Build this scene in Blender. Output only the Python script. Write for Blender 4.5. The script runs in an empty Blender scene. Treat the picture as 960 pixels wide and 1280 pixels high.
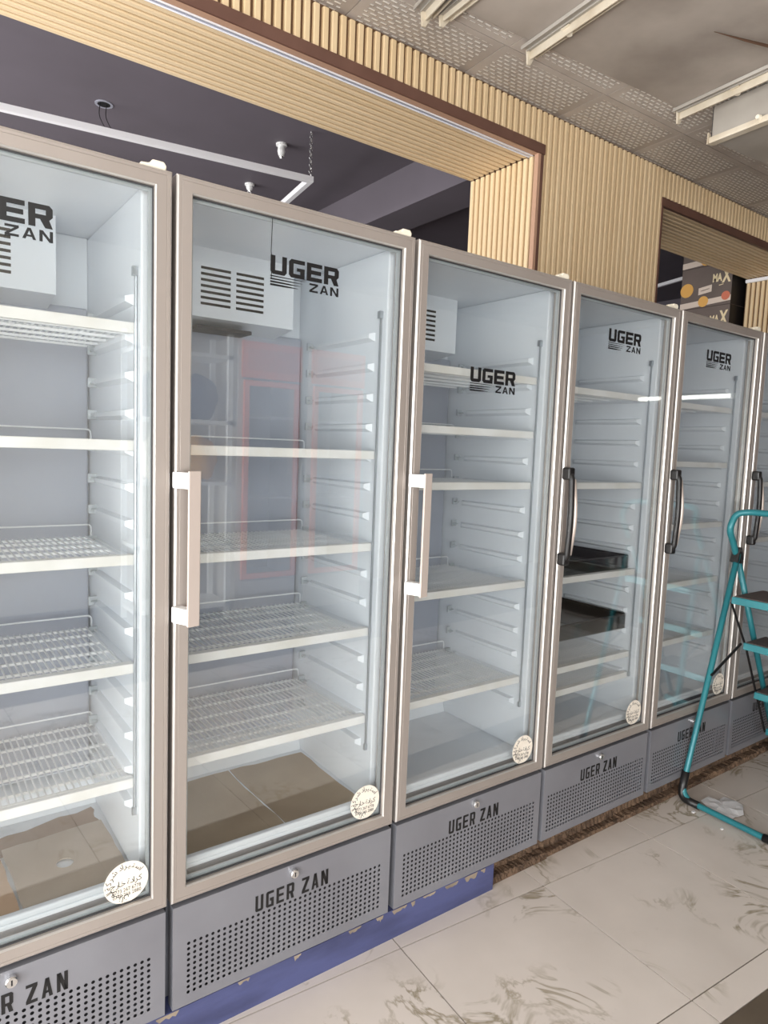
import bpy, bmesh, math, random
from mathutils import Matrix, Vector

random.seed(7)
S = bpy.context.scene
COL = S.collection

# ------------------------------------------------------------------ camera
cam_d = bpy.data.cameras.new('camera')
cam = bpy.data.objects.new('camera', cam_d)
COL.objects.link(cam)
cam_d.sensor_fit = 'VERTICAL'
cam_d.sensor_height = 36.0
cam_d.lens = 844.75 / 1280.0 * 36.0
cam_d.clip_start = 0.02
cam.matrix_world = Matrix((
    (0.8104667, 0.0255827, -0.5852258, -0.511819),
    (-0.5845756, 0.0994780, -0.8052177, -1.510438),
    (0.0376175, 0.9947108, 0.0955786, 1.487243),
    (0, 0, 0, 1)))
S.camera = cam

# ------------------------------------------------------------------ world, lights, exposure
W = bpy.data.worlds.new('world')
S.world = W
W.use_nodes = True
W.node_tree.nodes['Background'].inputs[0].default_value = (0.94, 0.96, 1.0, 1)
W.node_tree.nodes['Background'].inputs[1].default_value = 1.5


def area(name, loc, direction, sx, sy, power, col):
    d = bpy.data.lights.new(name, 'AREA')
    d.shape = 'RECTANGLE'
    d.size, d.size_y = sx, sy
    d.energy = power
    d.color = col
    o = bpy.data.objects.new(name, d)
    COL.objects.link(o)
    o.location = loc
    o.rotation_euler = Vector(direction).to_track_quat('-Z', 'Y').to_euler()
    return o


# daylight coming in through the shop front (left end) and the window behind the camera,
# plus an added upward fill that brightens the ceiling, like bounce from pavement outside
area('daylight_shop_front', (-2.55, -1.9, 1.55), (1, 0, 0.0), 4.8, 2.5, 205, (1.0, 0.985, 0.97))
area('added_bounce_fill', (-2.54, -1.9, 0.75), (1, 0, 0.75), 4.8, 1.2, 220, (1.0, 0.98, 0.96))
area('daylight_rear_window', (-1.25, -4.75, 1.55), (0, 1, 0), 1.9, 2.2, 165, (1.0, 0.99, 0.975))
area('daylight_back_room', (-2.55, 3.2, 1.6), (1, 0, 0.15), 3.6, 2.4, 330, (1.0, 0.985, 0.97))

S.view_settings.view_transform = 'Standard'
S.view_settings.look = 'None'
S.view_settings.gamma = 1.0
S.view_settings.use_curve_mapping = False
S.view_settings.exposure = -0.42
S.cycles.diffuse_bounces = 6


# ------------------------------------------------------------------ materials
def srgb(r, g, b):
    f = lambda c: ((c / 255 + 0.055) / 1.055) ** 2.4 if c > 10 else c / 255 / 12.92
    return (f(r), f(g), f(b), 1)


class NT:
    def __init__(s, name):
        s.m = bpy.data.materials.new(name)
        s.m.use_nodes = True
        s.t = s.m.node_tree
        s.b = s.t.nodes['Principled BSDF']

    def n(s, typ, **kw):
        nd = s.t.nodes.new(typ)
        for k, v in kw.items():
            setattr(nd, k, v)
        return nd

    def l(s, a, b):
        s.t.links.new(a, b)


def mat(name, col, rough=0.5, metal=0.0, col2=None, scale=6.0, stretch=(1, 1, 1), lo=0.35, hi=0.75,
        bump=0.0, bscale=None, spec=0.5, detail=5.0):
    """principled colour with a noise-driven second tone (wear, grain) and an optional fine relief"""
    k = NT(name)
    k.b.inputs['Roughness'].default_value = rough
    k.b.inputs['Metallic'].default_value = metal
    k.b.inputs['Specular IOR Level'].default_value = spec
    k.b.inputs['Base Color'].default_value = col
    tc = k.n('ShaderNodeTexCoord')
    mp = k.n('ShaderNodeMapping')
    mp.inputs['Scale'].default_value = stretch
    oi = k.n('ShaderNodeObjectInfo')
    ml = k.n('ShaderNodeMath', operation='MULTIPLY')
    ml.inputs[1].default_value = 37.0
    k.l(oi.outputs['Random'], ml.inputs[0])
    k.l(tc.outputs['Object'], mp.inputs['Vector'])
    k.l(ml.outputs[0], mp.inputs['Location'])
    if col2 is not None:
        nz = k.n('ShaderNodeTexNoise')
        nz.inputs['Scale'].default_value = scale
        nz.inputs['Detail'].default_value = detail
        k.l(mp.outputs[0], nz.inputs['Vector'])
        cr = k.n('ShaderNodeValToRGB')
        cr.color_ramp.elements[0].position = lo
        cr.color_ramp.elements[1].position = hi
        cr.color_ramp.elements[0].color = col
        cr.color_ramp.elements[1].color = col2
        k.l(nz.outputs['Fac'], cr.inputs[0])
        k.l(cr.outputs[0], k.b.inputs['Base Color'])
    if bump > 0:
        nb = k.n('ShaderNodeTexNoise')
        nb.inputs['Scale'].default_value = bscale or scale * 6
        nb.inputs['Detail'].default_value = 3
        k.l(mp.outputs[0], nb.inputs['Vector'])
        bp = k.n('ShaderNodeBump')
        bp.inputs['Strength'].default_value = bump
        bp.inputs['Distance'].default_value = 0.01
        k.l(nb.outputs['Fac'], bp.inputs['Height'])
        k.l(bp.outputs[0], k.b.inputs['Normal'])
    return k.m


def glass_mat(name, base=0.07, tint=(0.985, 0.995, 0.995, 1), power=4.0, top=0.85):
    k = NT(name)
    k.t.nodes.remove(k.b)
    out = k.t.nodes['Material Output']
    tr = k.n('ShaderNodeBsdfTransparent')
    tr.inputs[0].default_value = tint
    gl = k.n('ShaderNodeBsdfGlossy')
    gl.inputs['Roughness'].default_value = 0.015
    gl.inputs['Color'].default_value = (0.95, 0.98, 0.97, 1)
    lw = k.n('ShaderNodeLayerWeight')
    lw.inputs['Blend'].default_value = 0.5
    pw = k.n('ShaderNodeMath', operation='POWER')
    pw.inputs[1].default_value = power
    k.l(lw.outputs['Facing'], pw.inputs[0])
    ma = k.n('ShaderNodeMath', operation='MULTIPLY_ADD')
    ma.inputs[1].default_value = top
    ma.inputs[2].default_value = base
    k.l(pw.outputs[0], ma.inputs[0])
    mx = k.n('ShaderNodeMixShader')
    k.l(ma.outputs[0], mx.inputs[0])
    k.l(tr.outputs[0], mx.inputs[1])
    k.l(gl.outputs[0], mx.inputs[2])
    k.l(mx.outputs[0], out.inputs['Surface'])
    return k.m


def marble_mat():
    k = NT('cream_veined_tile')
    k.b.inputs['Roughness'].default_value = 0.22
    tc = k.n('ShaderNodeTexCoord')
    oi = k.n('ShaderNodeObjectInfo')
    ml = k.n('ShaderNodeMath', operation='MULTIPLY')
    ml.inputs[1].default_value = 53.0
    k.l(oi.outputs['Random'], ml.inputs[0])
    mp = k.n('ShaderNodeMapping')
    k.l(tc.outputs['Object'], mp.inputs['Vector'])
    k.l(ml.outputs[0], mp.inputs['Location'])
    # veins: the zero crossing of a distorted noise, broken up by a second noise
    nz = k.n('ShaderNodeTexNoise')
    nz.inputs['Scale'].default_value = 3.2
    nz.inputs['Detail'].default_value = 5
    nz.inputs['Roughness'].default_value = 0.62
    nz.inputs['Distortion'].default_value = 1.1
    k.l(mp.outputs[0], nz.inputs['Vector'])
    sb = k.n('ShaderNodeMath', operation='SUBTRACT')
    sb.inputs[1].default_value = 0.5
    k.l(nz.outputs['Fac'], sb.inputs[0])
    ab = k.n('ShaderNodeMath', operation='ABSOLUTE')
    k.l(sb.outputs[0], ab.inputs[0])
    r1 = k.n('ShaderNodeValToRGB')
    r1.color_ramp.elements[0].position = 0.0
    r1.color_ramp.elements[0].color = (1, 1, 1, 1)
    r1.color_ramp.elements[1].position = 0.034
    r1.color_ramp.elements[1].color = (0, 0, 0, 1)
    k.l(ab.outputs[0], r1.inputs[0])
    n2 = k.n('ShaderNodeTexNoise')
    n2.inputs['Scale'].default_value = 3.4
    n2.inputs['Detail'].default_value = 2
    k.l(mp.outputs[0], n2.inputs['Vector'])
    r2 = k.n('ShaderNodeValToRGB')
    r2.color_ramp.elements[0].position = 0.49
    r2.color_ramp.elements[1].position = 0.61
    k.l(n2.outputs['Fac'], r2.inputs[0])
    mu = k.n('ShaderNodeMath', operation='MULTIPLY')
    k.l(r1.outputs[0], mu.inputs[0])
    k.l(r2.outputs[0], mu.inputs[1])
    m3 = k.n('ShaderNodeMath', operation='MULTIPLY')
    m3.inputs[1].default_value = 0.75
    k.l(mu.outputs[0], m3.inputs[0])
    # cloudy body
    n3 = k.n('ShaderNodeTexNoise')
    n3.inputs['Scale'].default_value = 2.6
    n3.inputs['Detail'].default_value = 6
    k.l(mp.outputs[0], n3.inputs['Vector'])
    r3 = k.n('ShaderNodeValToRGB')
    r3.color_ramp.elements[0].position = 0.3
    r3.color_ramp.elements[1].position = 0.75
    r3.color_ramp.elements[0].color = srgb(222, 212, 204)
    r3.color_ramp.elements[1].color = srgb(204, 194, 186)
    k.l(n3.outputs['Fac'], r3.inputs[0])
    mx = k.n('ShaderNodeMixRGB')
    mx.inputs['Color2'].default_value = srgb(126, 112, 78)
    k.l(m3.outputs[0], mx.inputs['Fac'])
    k.l(r3.outputs[0], mx.inputs['Color1'])
    k.l(mx.outputs[0], k.b.inputs['Base Color'])
    return k.m


def embossed_tile_mat():
    """off-white ceiling tile with a staggered pattern of raised dashes inside a plain border"""
    k = NT('embossed_ceiling_tile')
    k.b.inputs['Roughness'].default_value = 0.45
    tc = k.n('ShaderNodeTexCoord')
    br = k.n('ShaderNodeTexBrick')
    br.inputs['Scale'].default_value = 1.0
    br.inputs['Brick Width'].default_value = 0.040
    br.inputs['Row Height'].default_value = 0.0215
    br.inputs['Mortar Size'].default_value = 0.0074
    br.inputs['Mortar Smooth'].default_value = 0.35
    br.inputs['Color1'].default_value = (1, 1, 1, 1)
    br.inputs['Color2'].default_value = (1, 1, 1, 1)
    br.inputs['Mortar'].default_value = (0, 0, 0, 1)
    k.l(tc.outputs['Object'], br.inputs['Vector'])
    # border mask from object coordinates (tile is centred on its origin)
    sep = k.n('ShaderNodeSeparateXYZ')
    k.l(tc.outputs['Object'], sep.inputs[0])
    mk = []
    for ax, lim in (('X', 0.262), ('Y', 0.268)):
        a = k.n('ShaderNodeMath', operation='ABSOLUTE')
        k.l(sep.outputs[ax], a.inputs[0])
        c = k.n('ShaderNodeMath', operation='LESS_THAN')
        c.inputs[1].default_value = lim
        k.l(a.outputs[0], c.inputs[0])
        mk.append(c)
    mm = k.n('ShaderNodeMath', operation='MULTIPLY')
    k.l(mk[0].outputs[0], mm.inputs[0])
    k.l(mk[1].outputs[0], mm.inputs[1])
    m2 = k.n('ShaderNodeMath', operation='MULTIPLY')
    k.l(mm.outputs[0], m2.inputs[0])
    k.l(br.outputs['Color'], m2.inputs[1])
    nz = k.n('ShaderNodeTexNoise')
    nz.inputs['Scale'].default_value = 5
    nz.inputs['Detail'].default_value = 5
    k.l(tc.outputs['Object'], nz.inputs['Vector'])
    cr = k.n('ShaderNodeValToRGB')
    cr.color_ramp.elements[0].position = 0.3
    cr.color_ramp.elements[1].position = 0.8
    cr.color_ramp.elements[0].color = srgb(200, 191, 184)
    cr.color_ramp.elements[1].color = srgb(168, 157, 149)
    k.l(nz.outputs['Fac'], cr.inputs[0])
    mx = k.n('ShaderNodeMixRGB')
    mx.inputs['Color2'].default_value = srgb(250, 246, 240)
    k.l(m2.outputs[0], mx.inputs['Fac'])
    k.l(cr.outputs[0], mx.inputs['Color1'])
    k.l(mx.outputs[0], k.b.inputs['Base Color'])
    bp = k.n('ShaderNodeBump')
    bp.inputs['Strength'].default_value = 0.9
    bp.inputs['Distance'].default_value = 0.006
    k.l(m2.outputs[0], bp.inputs['Height'])
    k.l(bp.outputs[0], k.b.inputs['Normal'])
    return k.m


M = {}
M['alu'] = mat('satin_silver_beige_aluminium', srgb(171, 162, 156), 0.36, 0.35, srgb(160, 150, 143), 3, (1, 1, 0.05))
M['alu_edge'] = mat('highlight_aluminium', srgb(204, 200, 196), 0.32, 0.6)  # paler than the frame, with the edge highlights put into its colour
M['liner'] = mat('white_liner', srgb(231, 235, 240), 0.35, 0, srgb(221, 226, 232), 3)
M['back_plate'] = mat('grey_lavender_back_plate', srgb(172, 177, 189), 0.4, 0, srgb(160, 165, 178), 3)
M['rail_white'] = mat('white_shelf_coating', srgb(240, 240, 240), 0.35, 0, srgb(224, 222, 216), 9)
M['wire'] = mat('white_wire_coating', srgb(238, 240, 242), 0.35)
M['shell'] = mat('grey_sheet_steel', srgb(120, 122, 130), 0.4, 0.3)
M['grille'] = mat('blue_grey_lacquered_steel', srgb(138, 139, 146), 0.34, 0.25, srgb(127, 127, 134), 4)
M['cavity'] = mat('cavity_shade', srgb(22, 22, 26), 0.8)  # near-black stands in for the shade inside holes and hollows
M['gasket'] = mat('dark_grey_rubber', srgb(58, 58, 60), 0.6)
M['gasket_light'] = mat('pale_grey_rubber', srgb(206, 212, 216), 0.5)
M['spacer'] = mat('grey_spacer', srgb(190, 196, 200), 0.3, 0.3)
M['black_print'] = mat('black_print', srgb(20, 20, 22), 0.45)
M['sticker'] = mat('ivory_sticker', srgb(242, 234, 222), 0.5, 0, srgb(230, 220, 206), 30)
M['glass'] = glass_mat('refrigerator_door_glass', 0.11)
M['smoke'] = glass_mat('smoked_tray_glass', 0.06, (0.76, 0.75, 0.74, 1))
M['window_glass'] = glass_mat('window_glass', 0.05)
M['handle'] = mat('beige_handle', srgb(205, 192, 184), 0.3, 0.2)
M['handle_white'] = mat('white_handle_bracket', srgb(245, 245, 245), 0.35)
M['blackplastic'] = mat('black_plastic', srgb(28, 27, 28), 0.35)
M['chrome'] = mat('chrome', srgb(215, 215, 215), 0.18, 0.9)
M['hinge'] = mat('cream_plastic', srgb(240, 232, 214), 0.4)
M['card'] = mat('grey_brown_cardboard', srgb(184, 170, 156), 0.85, 0, srgb(168, 152, 136), 5, bump=0.15)
M['card2'] = mat('tan_cardboard', srgb(202, 170, 142), 0.85, 0, srgb(184, 152, 124), 5, bump=0.15)
M['card3'] = mat('olive_brown_cardboard', srgb(176, 158, 136), 0.85, 0, srgb(150, 132, 112), 4, bump=0.15)
M['card4'] = mat('dark_brown_cardboard', srgb(150, 126, 110), 0.85, 0, srgb(132, 108, 92), 5, bump=0.15)
M['rodmetal'] = mat('grey_rod', srgb(170, 176, 182), 0.3, 0.6)
M['slat'] = mat('light_oak_slat', srgb(232, 207, 168), 0.5, 0, srgb(220, 192, 150), 5, (1, 1, 0.15))
M['slat_x'] = mat('lit_oak_slat_lengthwise', srgb(236, 212, 176), 0.5, 0, srgb(224, 198, 158), 5, (0.15, 1, 1))  # slightly lighter than slat: the soffit's stronger light put into the colour
M['slat_back'] = mat('shaded_oak_groove_board', srgb(104, 77, 52), 0.7)  # same oak, darkened so the groove shade sits partly in its colour
M['brown'] = mat('reddish_brown_trim', srgb(112, 80, 68), 0.45, 0, srgb(96, 66, 56), 6)
M['brown2'] = mat('pinkish_brown_edge', srgb(186, 148, 124), 0.45)
M['darkpaint'] = mat('dark_purple_grey_paint', srgb(108, 101, 110), 0.7, 0, srgb(98, 92, 99), 1.6)
M['led_alu'] = mat('white_led_profile', srgb(244, 243, 247), 0.35)
M['led_slot'] = mat('soffit_led_aluminium', srgb(196, 198, 212), 0.3, 0.4)
M['tile'] = marble_mat()
M['grout'] = mat('grey_grout', srgb(112, 102, 94), 0.9, bump=0.2)
M['border'] = mat('brown_border_tile', srgb(110, 98, 84), 0.3, 0, srgb(92, 80, 68), 4)
M['ctile'] = embossed_tile_mat()
M['cdirty'] = mat('stained_galvanised_sheet', srgb(186, 176, 167), 0.55, 0.0, srgb(142, 132, 124), 2.6, detail=8, lo=0.3, hi=0.7, bump=0.08, bscale=8)
M['cgrey'] = mat('grey_duct_sheet', srgb(186, 180, 172), 0.45, 0.1, srgb(150, 143, 135), 2.2, detail=8)
M['cstrip'] = mat('cream_metal_angle', srgb(226, 216, 198), 0.4, 0.15, srgb(196, 182, 160), 9)
M['crust'] = mat('torn_rusty_edge', srgb(92, 66, 50), 0.8)
M['blue'] = mat('worn_blue_paint', srgb(80, 86, 130), 0.55, 0, srgb(58, 62, 96), 7, (0.4, 1, 1.6), lo=0.4, hi=0.68, bump=0.15, detail=8)
M['chip'] = mat('chipped_paint_timber', srgb(164, 150, 132), 0.9, 0, srgb(120, 108, 98), 12)
M['rough'] = mat('rough_brown_rubble', srgb(122, 98, 78), 0.95, 0, srgb(62, 47, 38), 16, bump=0.7, bscale=90)
M['teal'] = mat('teal_painted_tube', srgb(48, 128, 136), 0.32, 0.1, srgb(38, 112, 122), 5)
M['mat_brown'] = mat('dark_tread_mat', srgb(84, 74, 72), 0.8)
M['scrap'] = mat('white_plastic_scrap', srgb(225, 224, 226), 0.5)
M['carton'] = mat('dark_brown_carton', srgb(112, 98, 92), 0.6, 0, srgb(102, 90, 84), 5)
M['carton_side'] = mat('black_carton_side', srgb(36, 32, 32), 0.6)
M['c_white'] = mat('carton_white_print', srgb(226, 208, 194), 0.6)
M['c_orange'] = mat('carton_orange_print', srgb(232, 176, 92), 0.6)
M['c_red'] = mat('carton_red_print', srgb(214, 120, 92), 0.6)
M['c_cream'] = mat('carton_cream_print', srgb(240, 220, 180), 0.6)
M['wallpaint'] = mat('cream_wall_paint', srgb(190, 182, 172), 0.8)
M['salmon'] = mat('salmon_cooler_paint', srgb(236, 124, 84), 0.4)
M['frame_dark'] = mat('dark_window_frame', srgb(70, 68, 66), 0.4, 0.3)
M['pavement'] = mat('pale_pavement', srgb(190, 184, 172), 0.9, 0, srgb(170, 164, 152), 2)


# ------------------------------------------------------------------ mesh helpers
class MB:
    def __init__(s):
        s.v, s.f = [], []

    def box(s, x0, x1, y0, y1, z0, z1):
        b = len(s.v)
        s.v += [(x0, y0, z0), (x1, y0, z0), (x1, y1, z0), (x0, y1, z0), (x0, y0, z1), (x1, y0, z1), (x1, y1, z1), (x0, y1, z1)]
        s.f += [tuple(b + i for i in q) for q in ((0, 3, 2, 1), (4, 5, 6, 7), (0, 1, 5, 4), (1, 2, 6, 5), (2, 3, 7, 6), (3, 0, 4, 7))]
        return s

    def prism(s, pts, a, axis='y'):
        """closed polygon pts (2d) extruded between a[0] and a[1] along axis"""
        n = len(pts)
        b = len(s.v)
        for t in a:
            for p in pts:
                s.v.append({'y': (p[0], t, p[1]), 'z': (p[0], p[1], t), 'x': (t, p[0], p[1])}[axis])
        s.f.append(tuple(b + i for i in range(n)))
        s.f.append(tuple(b + n + i for i in reversed(range(n))))
        for i in range(n):
            j = (i + 1) % n
            s.f.append((b + i, b + n + i, b + n + j, b + j))
        return s

    def tube(s, path, r, n=8, caps=True):
        path = [Vector(p) for p in path]
        b = len(s.v)
        m = len(path)
        t0 = (path[1] - path[0]).normalized()
        u = t0.orthogonal().normalized()
        for i, p in enumerate(path):
            t = (path[min(i + 1, m - 1)] - path[max(i - 1, 0)]).normalized()
            u = (u - t * u.dot(t)).normalized()
            w = t.cross(u)
            rr = r[i] if isinstance(r, (list, tuple)) else r
            for k in range(n):
                a = 2 * math.pi * k / n
                s.v.append(tuple(p + u * (rr * math.cos(a)) + w * (rr * math.sin(a))))
        for i in range(m - 1):
            for k in range(n):
                k2 = (k + 1) % n
                s.f.append((b + i * n + k, b + i * n + k2, b + (i + 1) * n + k2, b + (i + 1) * n + k))
        if caps:
            s.f.append(tuple(b + k for k in reversed(range(n))))
            s.f.append(tuple(b + (m - 1) * n + k for k in range(n)))
        return s

    def ring(s, x0, x1, z0, z1, prof):
        """rectangular frame swept around x0..x1, z0..z1; prof = [(inset, y), ...] closed, mitred corners"""
        b = len(s.v)
        n = len(prof)
        for d, y in prof:
            s.v += [(x0 + d, y, z0 + d), (x1 - d, y, z0 + d), (x1 - d, y, z1 - d), (x0 + d, y, z1 - d)]
        for i in range(n):
            j = (i + 1) % n
            for c in range(4):
                e = (c + 1) % 4
                s.f.append((b + i * 4 + c, b + i * 4 + e, b + j * 4 + e, b + j * 4 + c))
        return s

    def quad(s, *p):
        b = len(s.v)
        s.v += list(p)
        s.f.append(tuple(range(b, b + len(p))))
        return s

    def add(s, o):
        b = len(s.v)
        s.v += o.v
        s.f += [tuple(b + i for i in f) for f in o.f]
        return s

    def mesh(s, name, m, smooth=False):
        me = bpy.data.meshes.new(name)
        me.from_pydata([tuple(v) for v in s.v], [], s.f)
        bm = bmesh.new()
        bm.from_mesh(me)
        bmesh.ops.recalc_face_normals(bm, faces=bm.faces)
        bm.to_mesh(me)
        bm.free()
        if smooth:
            for p in me.polygons:
                p.use_smooth = True
        me.materials.append(M[m] if isinstance(m, str) else m)
        return me

    def build(s, name, m, parent=None, smooth=False, bevel=0.0, loc=None):
        return obj(name, s.mesh(name, m, smooth), parent, bevel, loc)


def obj(name, me, parent=None, bevel=0.0, loc=None):
    o = bpy.data.objects.new(name, me)
    COL.objects.link(o)
    if parent:
        o.parent = parent
    if loc:
        o.location = loc
    if bevel > 0:
        md = o.modifiers.new('bevel', 'BEVEL')
        md.width = bevel
        md.segments = 2
        md.limit_method = 'ANGLE'
        md.angle_limit = math.radians(40)
    return o


def empty(name, loc=(0, 0, 0), rz=0.0):
    o = bpy.data.objects.new(name, None)
    COL.objects.link(o)
    o.empty_display_size = 0.1
    o.location = loc
    o.rotation_euler = (0, 0, rz)
    return o


def tag(o, label=None, cat=None, group=None, kind=None):
    if label:
        o['label'] = label
    if cat:
        o['category'] = cat
    if group:
        o['group'] = group
    if kind:
        o['kind'] = kind
    return o


def struct(o, label=None):
    o['kind'] = 'structure'
    if label:
        o['label'] = label
    return o


def fillet(pts, r, n=6):
    pts = [Vector(p) for p in pts]
    out = [pts[0]]
    for i in range(1, len(pts) - 1):
        a, b, c = pts[i - 1], pts[i], pts[i + 1]
        d1, d2 = (a - b), (c - b)
        rr = min(r, d1.length * 0.45, d2.length * 0.45)
        p, q = b + d1.normalized() * rr, b + d2.normalized() * rr
        for k in range(n + 1):
            t = k / n
            out.append(p * (1 - t) ** 2 + b * (2 * t * (1 - t)) + q * t * t)
    out.append(pts[-1])
    return out


def text_mesh(body, size, m, bold=0.0, extrude=0.0003, align='LEFT', sx=1.0):
    """a word as mesh standing in the x-z plane, facing -y"""
    c = bpy.data.curves.new('word', 'FONT')
    c.body = body
    c.size = size
    c.offset = bold
    c.extrude = extrude
    c.align_x = align
    c.resolution_u = 2
    o = bpy.data.objects.new('word', c)
    COL.objects.link(o)
    dg = bpy.context.evaluated_depsgraph_get()
    me = bpy.data.meshes.new_from_object(o.evaluated_get(dg))
    bpy.data.objects.remove(o)
    bpy.data.curves.remove(c)
    me.transform(Matrix(((sx, 0, 0, 0), (0, 0, -1, 0), (0, 1, 0, 0), (0, 0, 0, 1))))
    me.materials.clear()
    me.materials.append(M[m])
    return me


def join_meshes(lst, m):
    """[(mesh, matrix)] -> one mesh"""
    bm = bmesh.new()
    for me, mx in lst:
        t = me.copy()
        t.transform(mx)
        bm.from_mesh(t)
        bpy.data.meshes.remove(t)
    out = bpy.data.meshes.new('lettering')
    bm.to_mesh(out)
    bm.free()
    out.materials.append(M[m])
    return out


# ------------------------------------------------------------------ the setting
ZC = 3.087      # shop ceiling
YW, YB = 0.78, 1.25   # slatted wall: shop face and back-room face
ZS = 2.885      # soffit of the openings
XJ = 1.965      # right jamb of the large opening
X2a, X2b = 2.99, 4.88  # second opening
ZR = 3.40       # back-room ceiling
XL, XR = -2.4, 7.2
YF, YBK = -4.6, 5.2

# floor with separate tiles, laid slightly out of square with the refrigerators
fl = struct(MB().box(XL, XR, YF, YBK, -0.12, -0.004).build('floor', 'grout'), 'cream veined ceramic tile floor of the shop')
ang = math.radians(-3.5)
ca, sa = math.cos(ang), math.sin(ang)
tile_cache = {}
rows = [(0.48, 1.04), (-0.08, 0.48), (-0.64, -0.08), (-0.725, -0.64), (-0.897, -0.725)]
y = -0.897
while y > -2.3:
    rows.append((y - 0.56, y))
    y -= 0.56
for (ya, yb) in rows:
    border = abs((yb - ya) - 0.172) < 0.01
    for k in range(-5, 8):
        xa = 1.268 + 0.592 * (k - 1)
        if not (-2.5 < xa < 4.6):
            continue
        key = (round(yb - ya, 3), border)
        if key not in tile_cache:
            w, h = 0.592 - 0.004, (yb - ya) - 0.004
            tile_cache[key] = MB().box(-w / 2, w / 2, -h / 2, h / 2, -0.008, 0.0).mesh('tile', 'border' if border else 'tile')
        cx, cy = xa + 0.296, (ya + yb) / 2
        o = obj('tile', tile_cache[key], fl)
        # rotate about the joint crossing at (1.268, -0.08)
        dx, dy = cx - 1.268, cy + 0.08
        o.location = (1.268 + dx * ca - dy * sa, -0.08 + dx * sa + dy * ca, 0)
        o.rotation_euler = (0, 0, ang)

# shop ceiling slab with embossed tiles along the slatted wall
ce = struct(MB().box(XL, XR, YF, YW, ZC + 0.012, ZC + 0.12).build('ceiling', 'cdirty'), 'stained shop ceiling with embossed tiles along the wall')
ct = MB().box(-0.298, 0.298, -0.298, 0.298, 0, 0.010)
ctm = ct.mesh('ceiling_tile', 'ctile')
for r in range(2):
    for k in range(-7, 10):
        xa = 0.30 + 0.60 * k
        if r and not (-2 < xa < 5):
            continue
        o = obj('ceiling_tile', ctm, ce)
        cx, cy = xa + 0.30, 0.845 - 0.60 * r
        rz = math.radians(-1.9)
        o.location = (cx, cy + (cx - 1.5) * math.tan(rz), ZC)
        o.rotation_euler = (0, 0, rz)

# dividing wall: piers, header, low wall below the openings
wall = MB()
wall.box(XL, XR, YW + 0.014, YB, ZS + 0.014, 3.52)              # header over everything
wall.box(XJ + 0.014, X2a - 0.014, YW + 0.014, YB, 0, ZS + 0.014)  # pier between the openings
wall.box(X2b + 0.014, XR, YW + 0.014, YB, 0, ZS + 0.014)
wall.box(XL, XJ + 0.014, YW + 0.014, YB, 0, 0.95)
wall.box(X2a - 0.014, X2b + 0.014, YW + 0.014, YB, 0, 0.95)
wb = struct(wall.build('wall_back', 'slat_back'), 'oak fluted slat wall with two large openings behind the refrigerators')

P = 0.0386      # slat pitch
prof = [(-0.0128, 0.004), (-0.0122, -0.011), (-0.0090, -0.0152), (0.0090, -0.0152), (0.0122, -0.011), (0.0128, 0.004)]


def slat_v(h):
    return MB().prism(prof, (0, h), 'z').mesh('slat', 'slat')


h_head = ZC - 0.012 - (ZS + 0.045)
sl_head = slat_v(h_head)
sl_full = slat_v(ZC - 0.012 - 1.0)
x = XJ + 0.040
xs = []
n0 = int((XJ + 0.04 - (-1.3)) / P)
x = XJ + 0.04 - n0 * P
while x < 6.2:
    over1 = x < XJ + 0.03
    over2 = X2a - 0.012 < x < X2b + 0.012
    o = obj('slat', sl_head if (over1 or over2) else sl_full, wb)
    o.location = (x, YW + 0.014, (ZS + 0.045) if (over1 or over2) else 1.0)
    x += P
# soffit slats (run along x) and jamb slats (upright)
depth = YB - YW
ns = 12
soff1 = MB().prism([(p[0], p[1]) for p in prof], (0, 1), 'x')


def slat_x(x0, x1):
    pts = [(p[0], p[1]) for p in prof]
    return MB().prism(pts, (x0, x1), 'x').mesh('slat', 'slat_x')


s1, s2 = slat_x(-1.9, XJ), slat_x(X2a, X2b)
for i in range(ns):
    yy = YW + 0.025 + (i + 0.5) * (depth - 0.03) / ns
    if i == 0:
        pass
    o = obj('slat', s1, wb)
    o.location = (0, yy, ZS + 0.014)
    o = obj('slat', s2, wb)
    o.location = (0, yy, ZS + 0.014)
jm = MB().prism([(p[1], p[0]) for p in prof], (0, ZS - 0.96), 'z').mesh('slat', 'slat')
for i in range(ns):
    yy = YW + 0.025 + (i + 0.5) * (depth - 0.03) / ns
    for xj in (XJ + 0.014, X2b + 0.014):
        o = obj('slat', jm, wb)
        o.location = (xj, yy, 0.955)

# brown trims round the openings
t1 = MB()
t1.box(-1.9, XJ + 0.040, YW - 0.010, YW + 0.016, ZS - 0.004, ZS + 0.042)
t1.box(XJ + 0.012, XJ + 0.034, YW - 0.008, YW + 0.016, 0.955, ZS - 0.004)
struct(t1.build('trim_1', 'brown', bevel=0.003), 'reddish brown wooden trim round the large slatted opening')
t1b = MB()
t1b.box(-1.9, XJ - 0.004, YW - 0.004, YW + 0.026, ZS - 0.006, ZS - 0.0045)
t1b.box(XJ - 0.006, XJ + 0.012, YW - 0.009, YW + 0.016, 0.955, ZS - 0.006)
struct(t1b.build('trim_2', 'brown2', bevel=0.002), 'pinkish brown edge strip of the large opening')
t2 = MB()
t2.box(X2a - 0.016, X2b + 0.016, YW - 0.006, YW + 0.016, ZS - 0.006, ZS + 0.040)
t2.box(X2a - 0.014, X2a + 0.004, YW - 0.004, YW + 0.016, 0.955, ZS - 0.006)
struct(t2.build('trim_3', 'brown', bevel=0.003), 'dark brown trim round the smaller opening beside the cartons')

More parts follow.
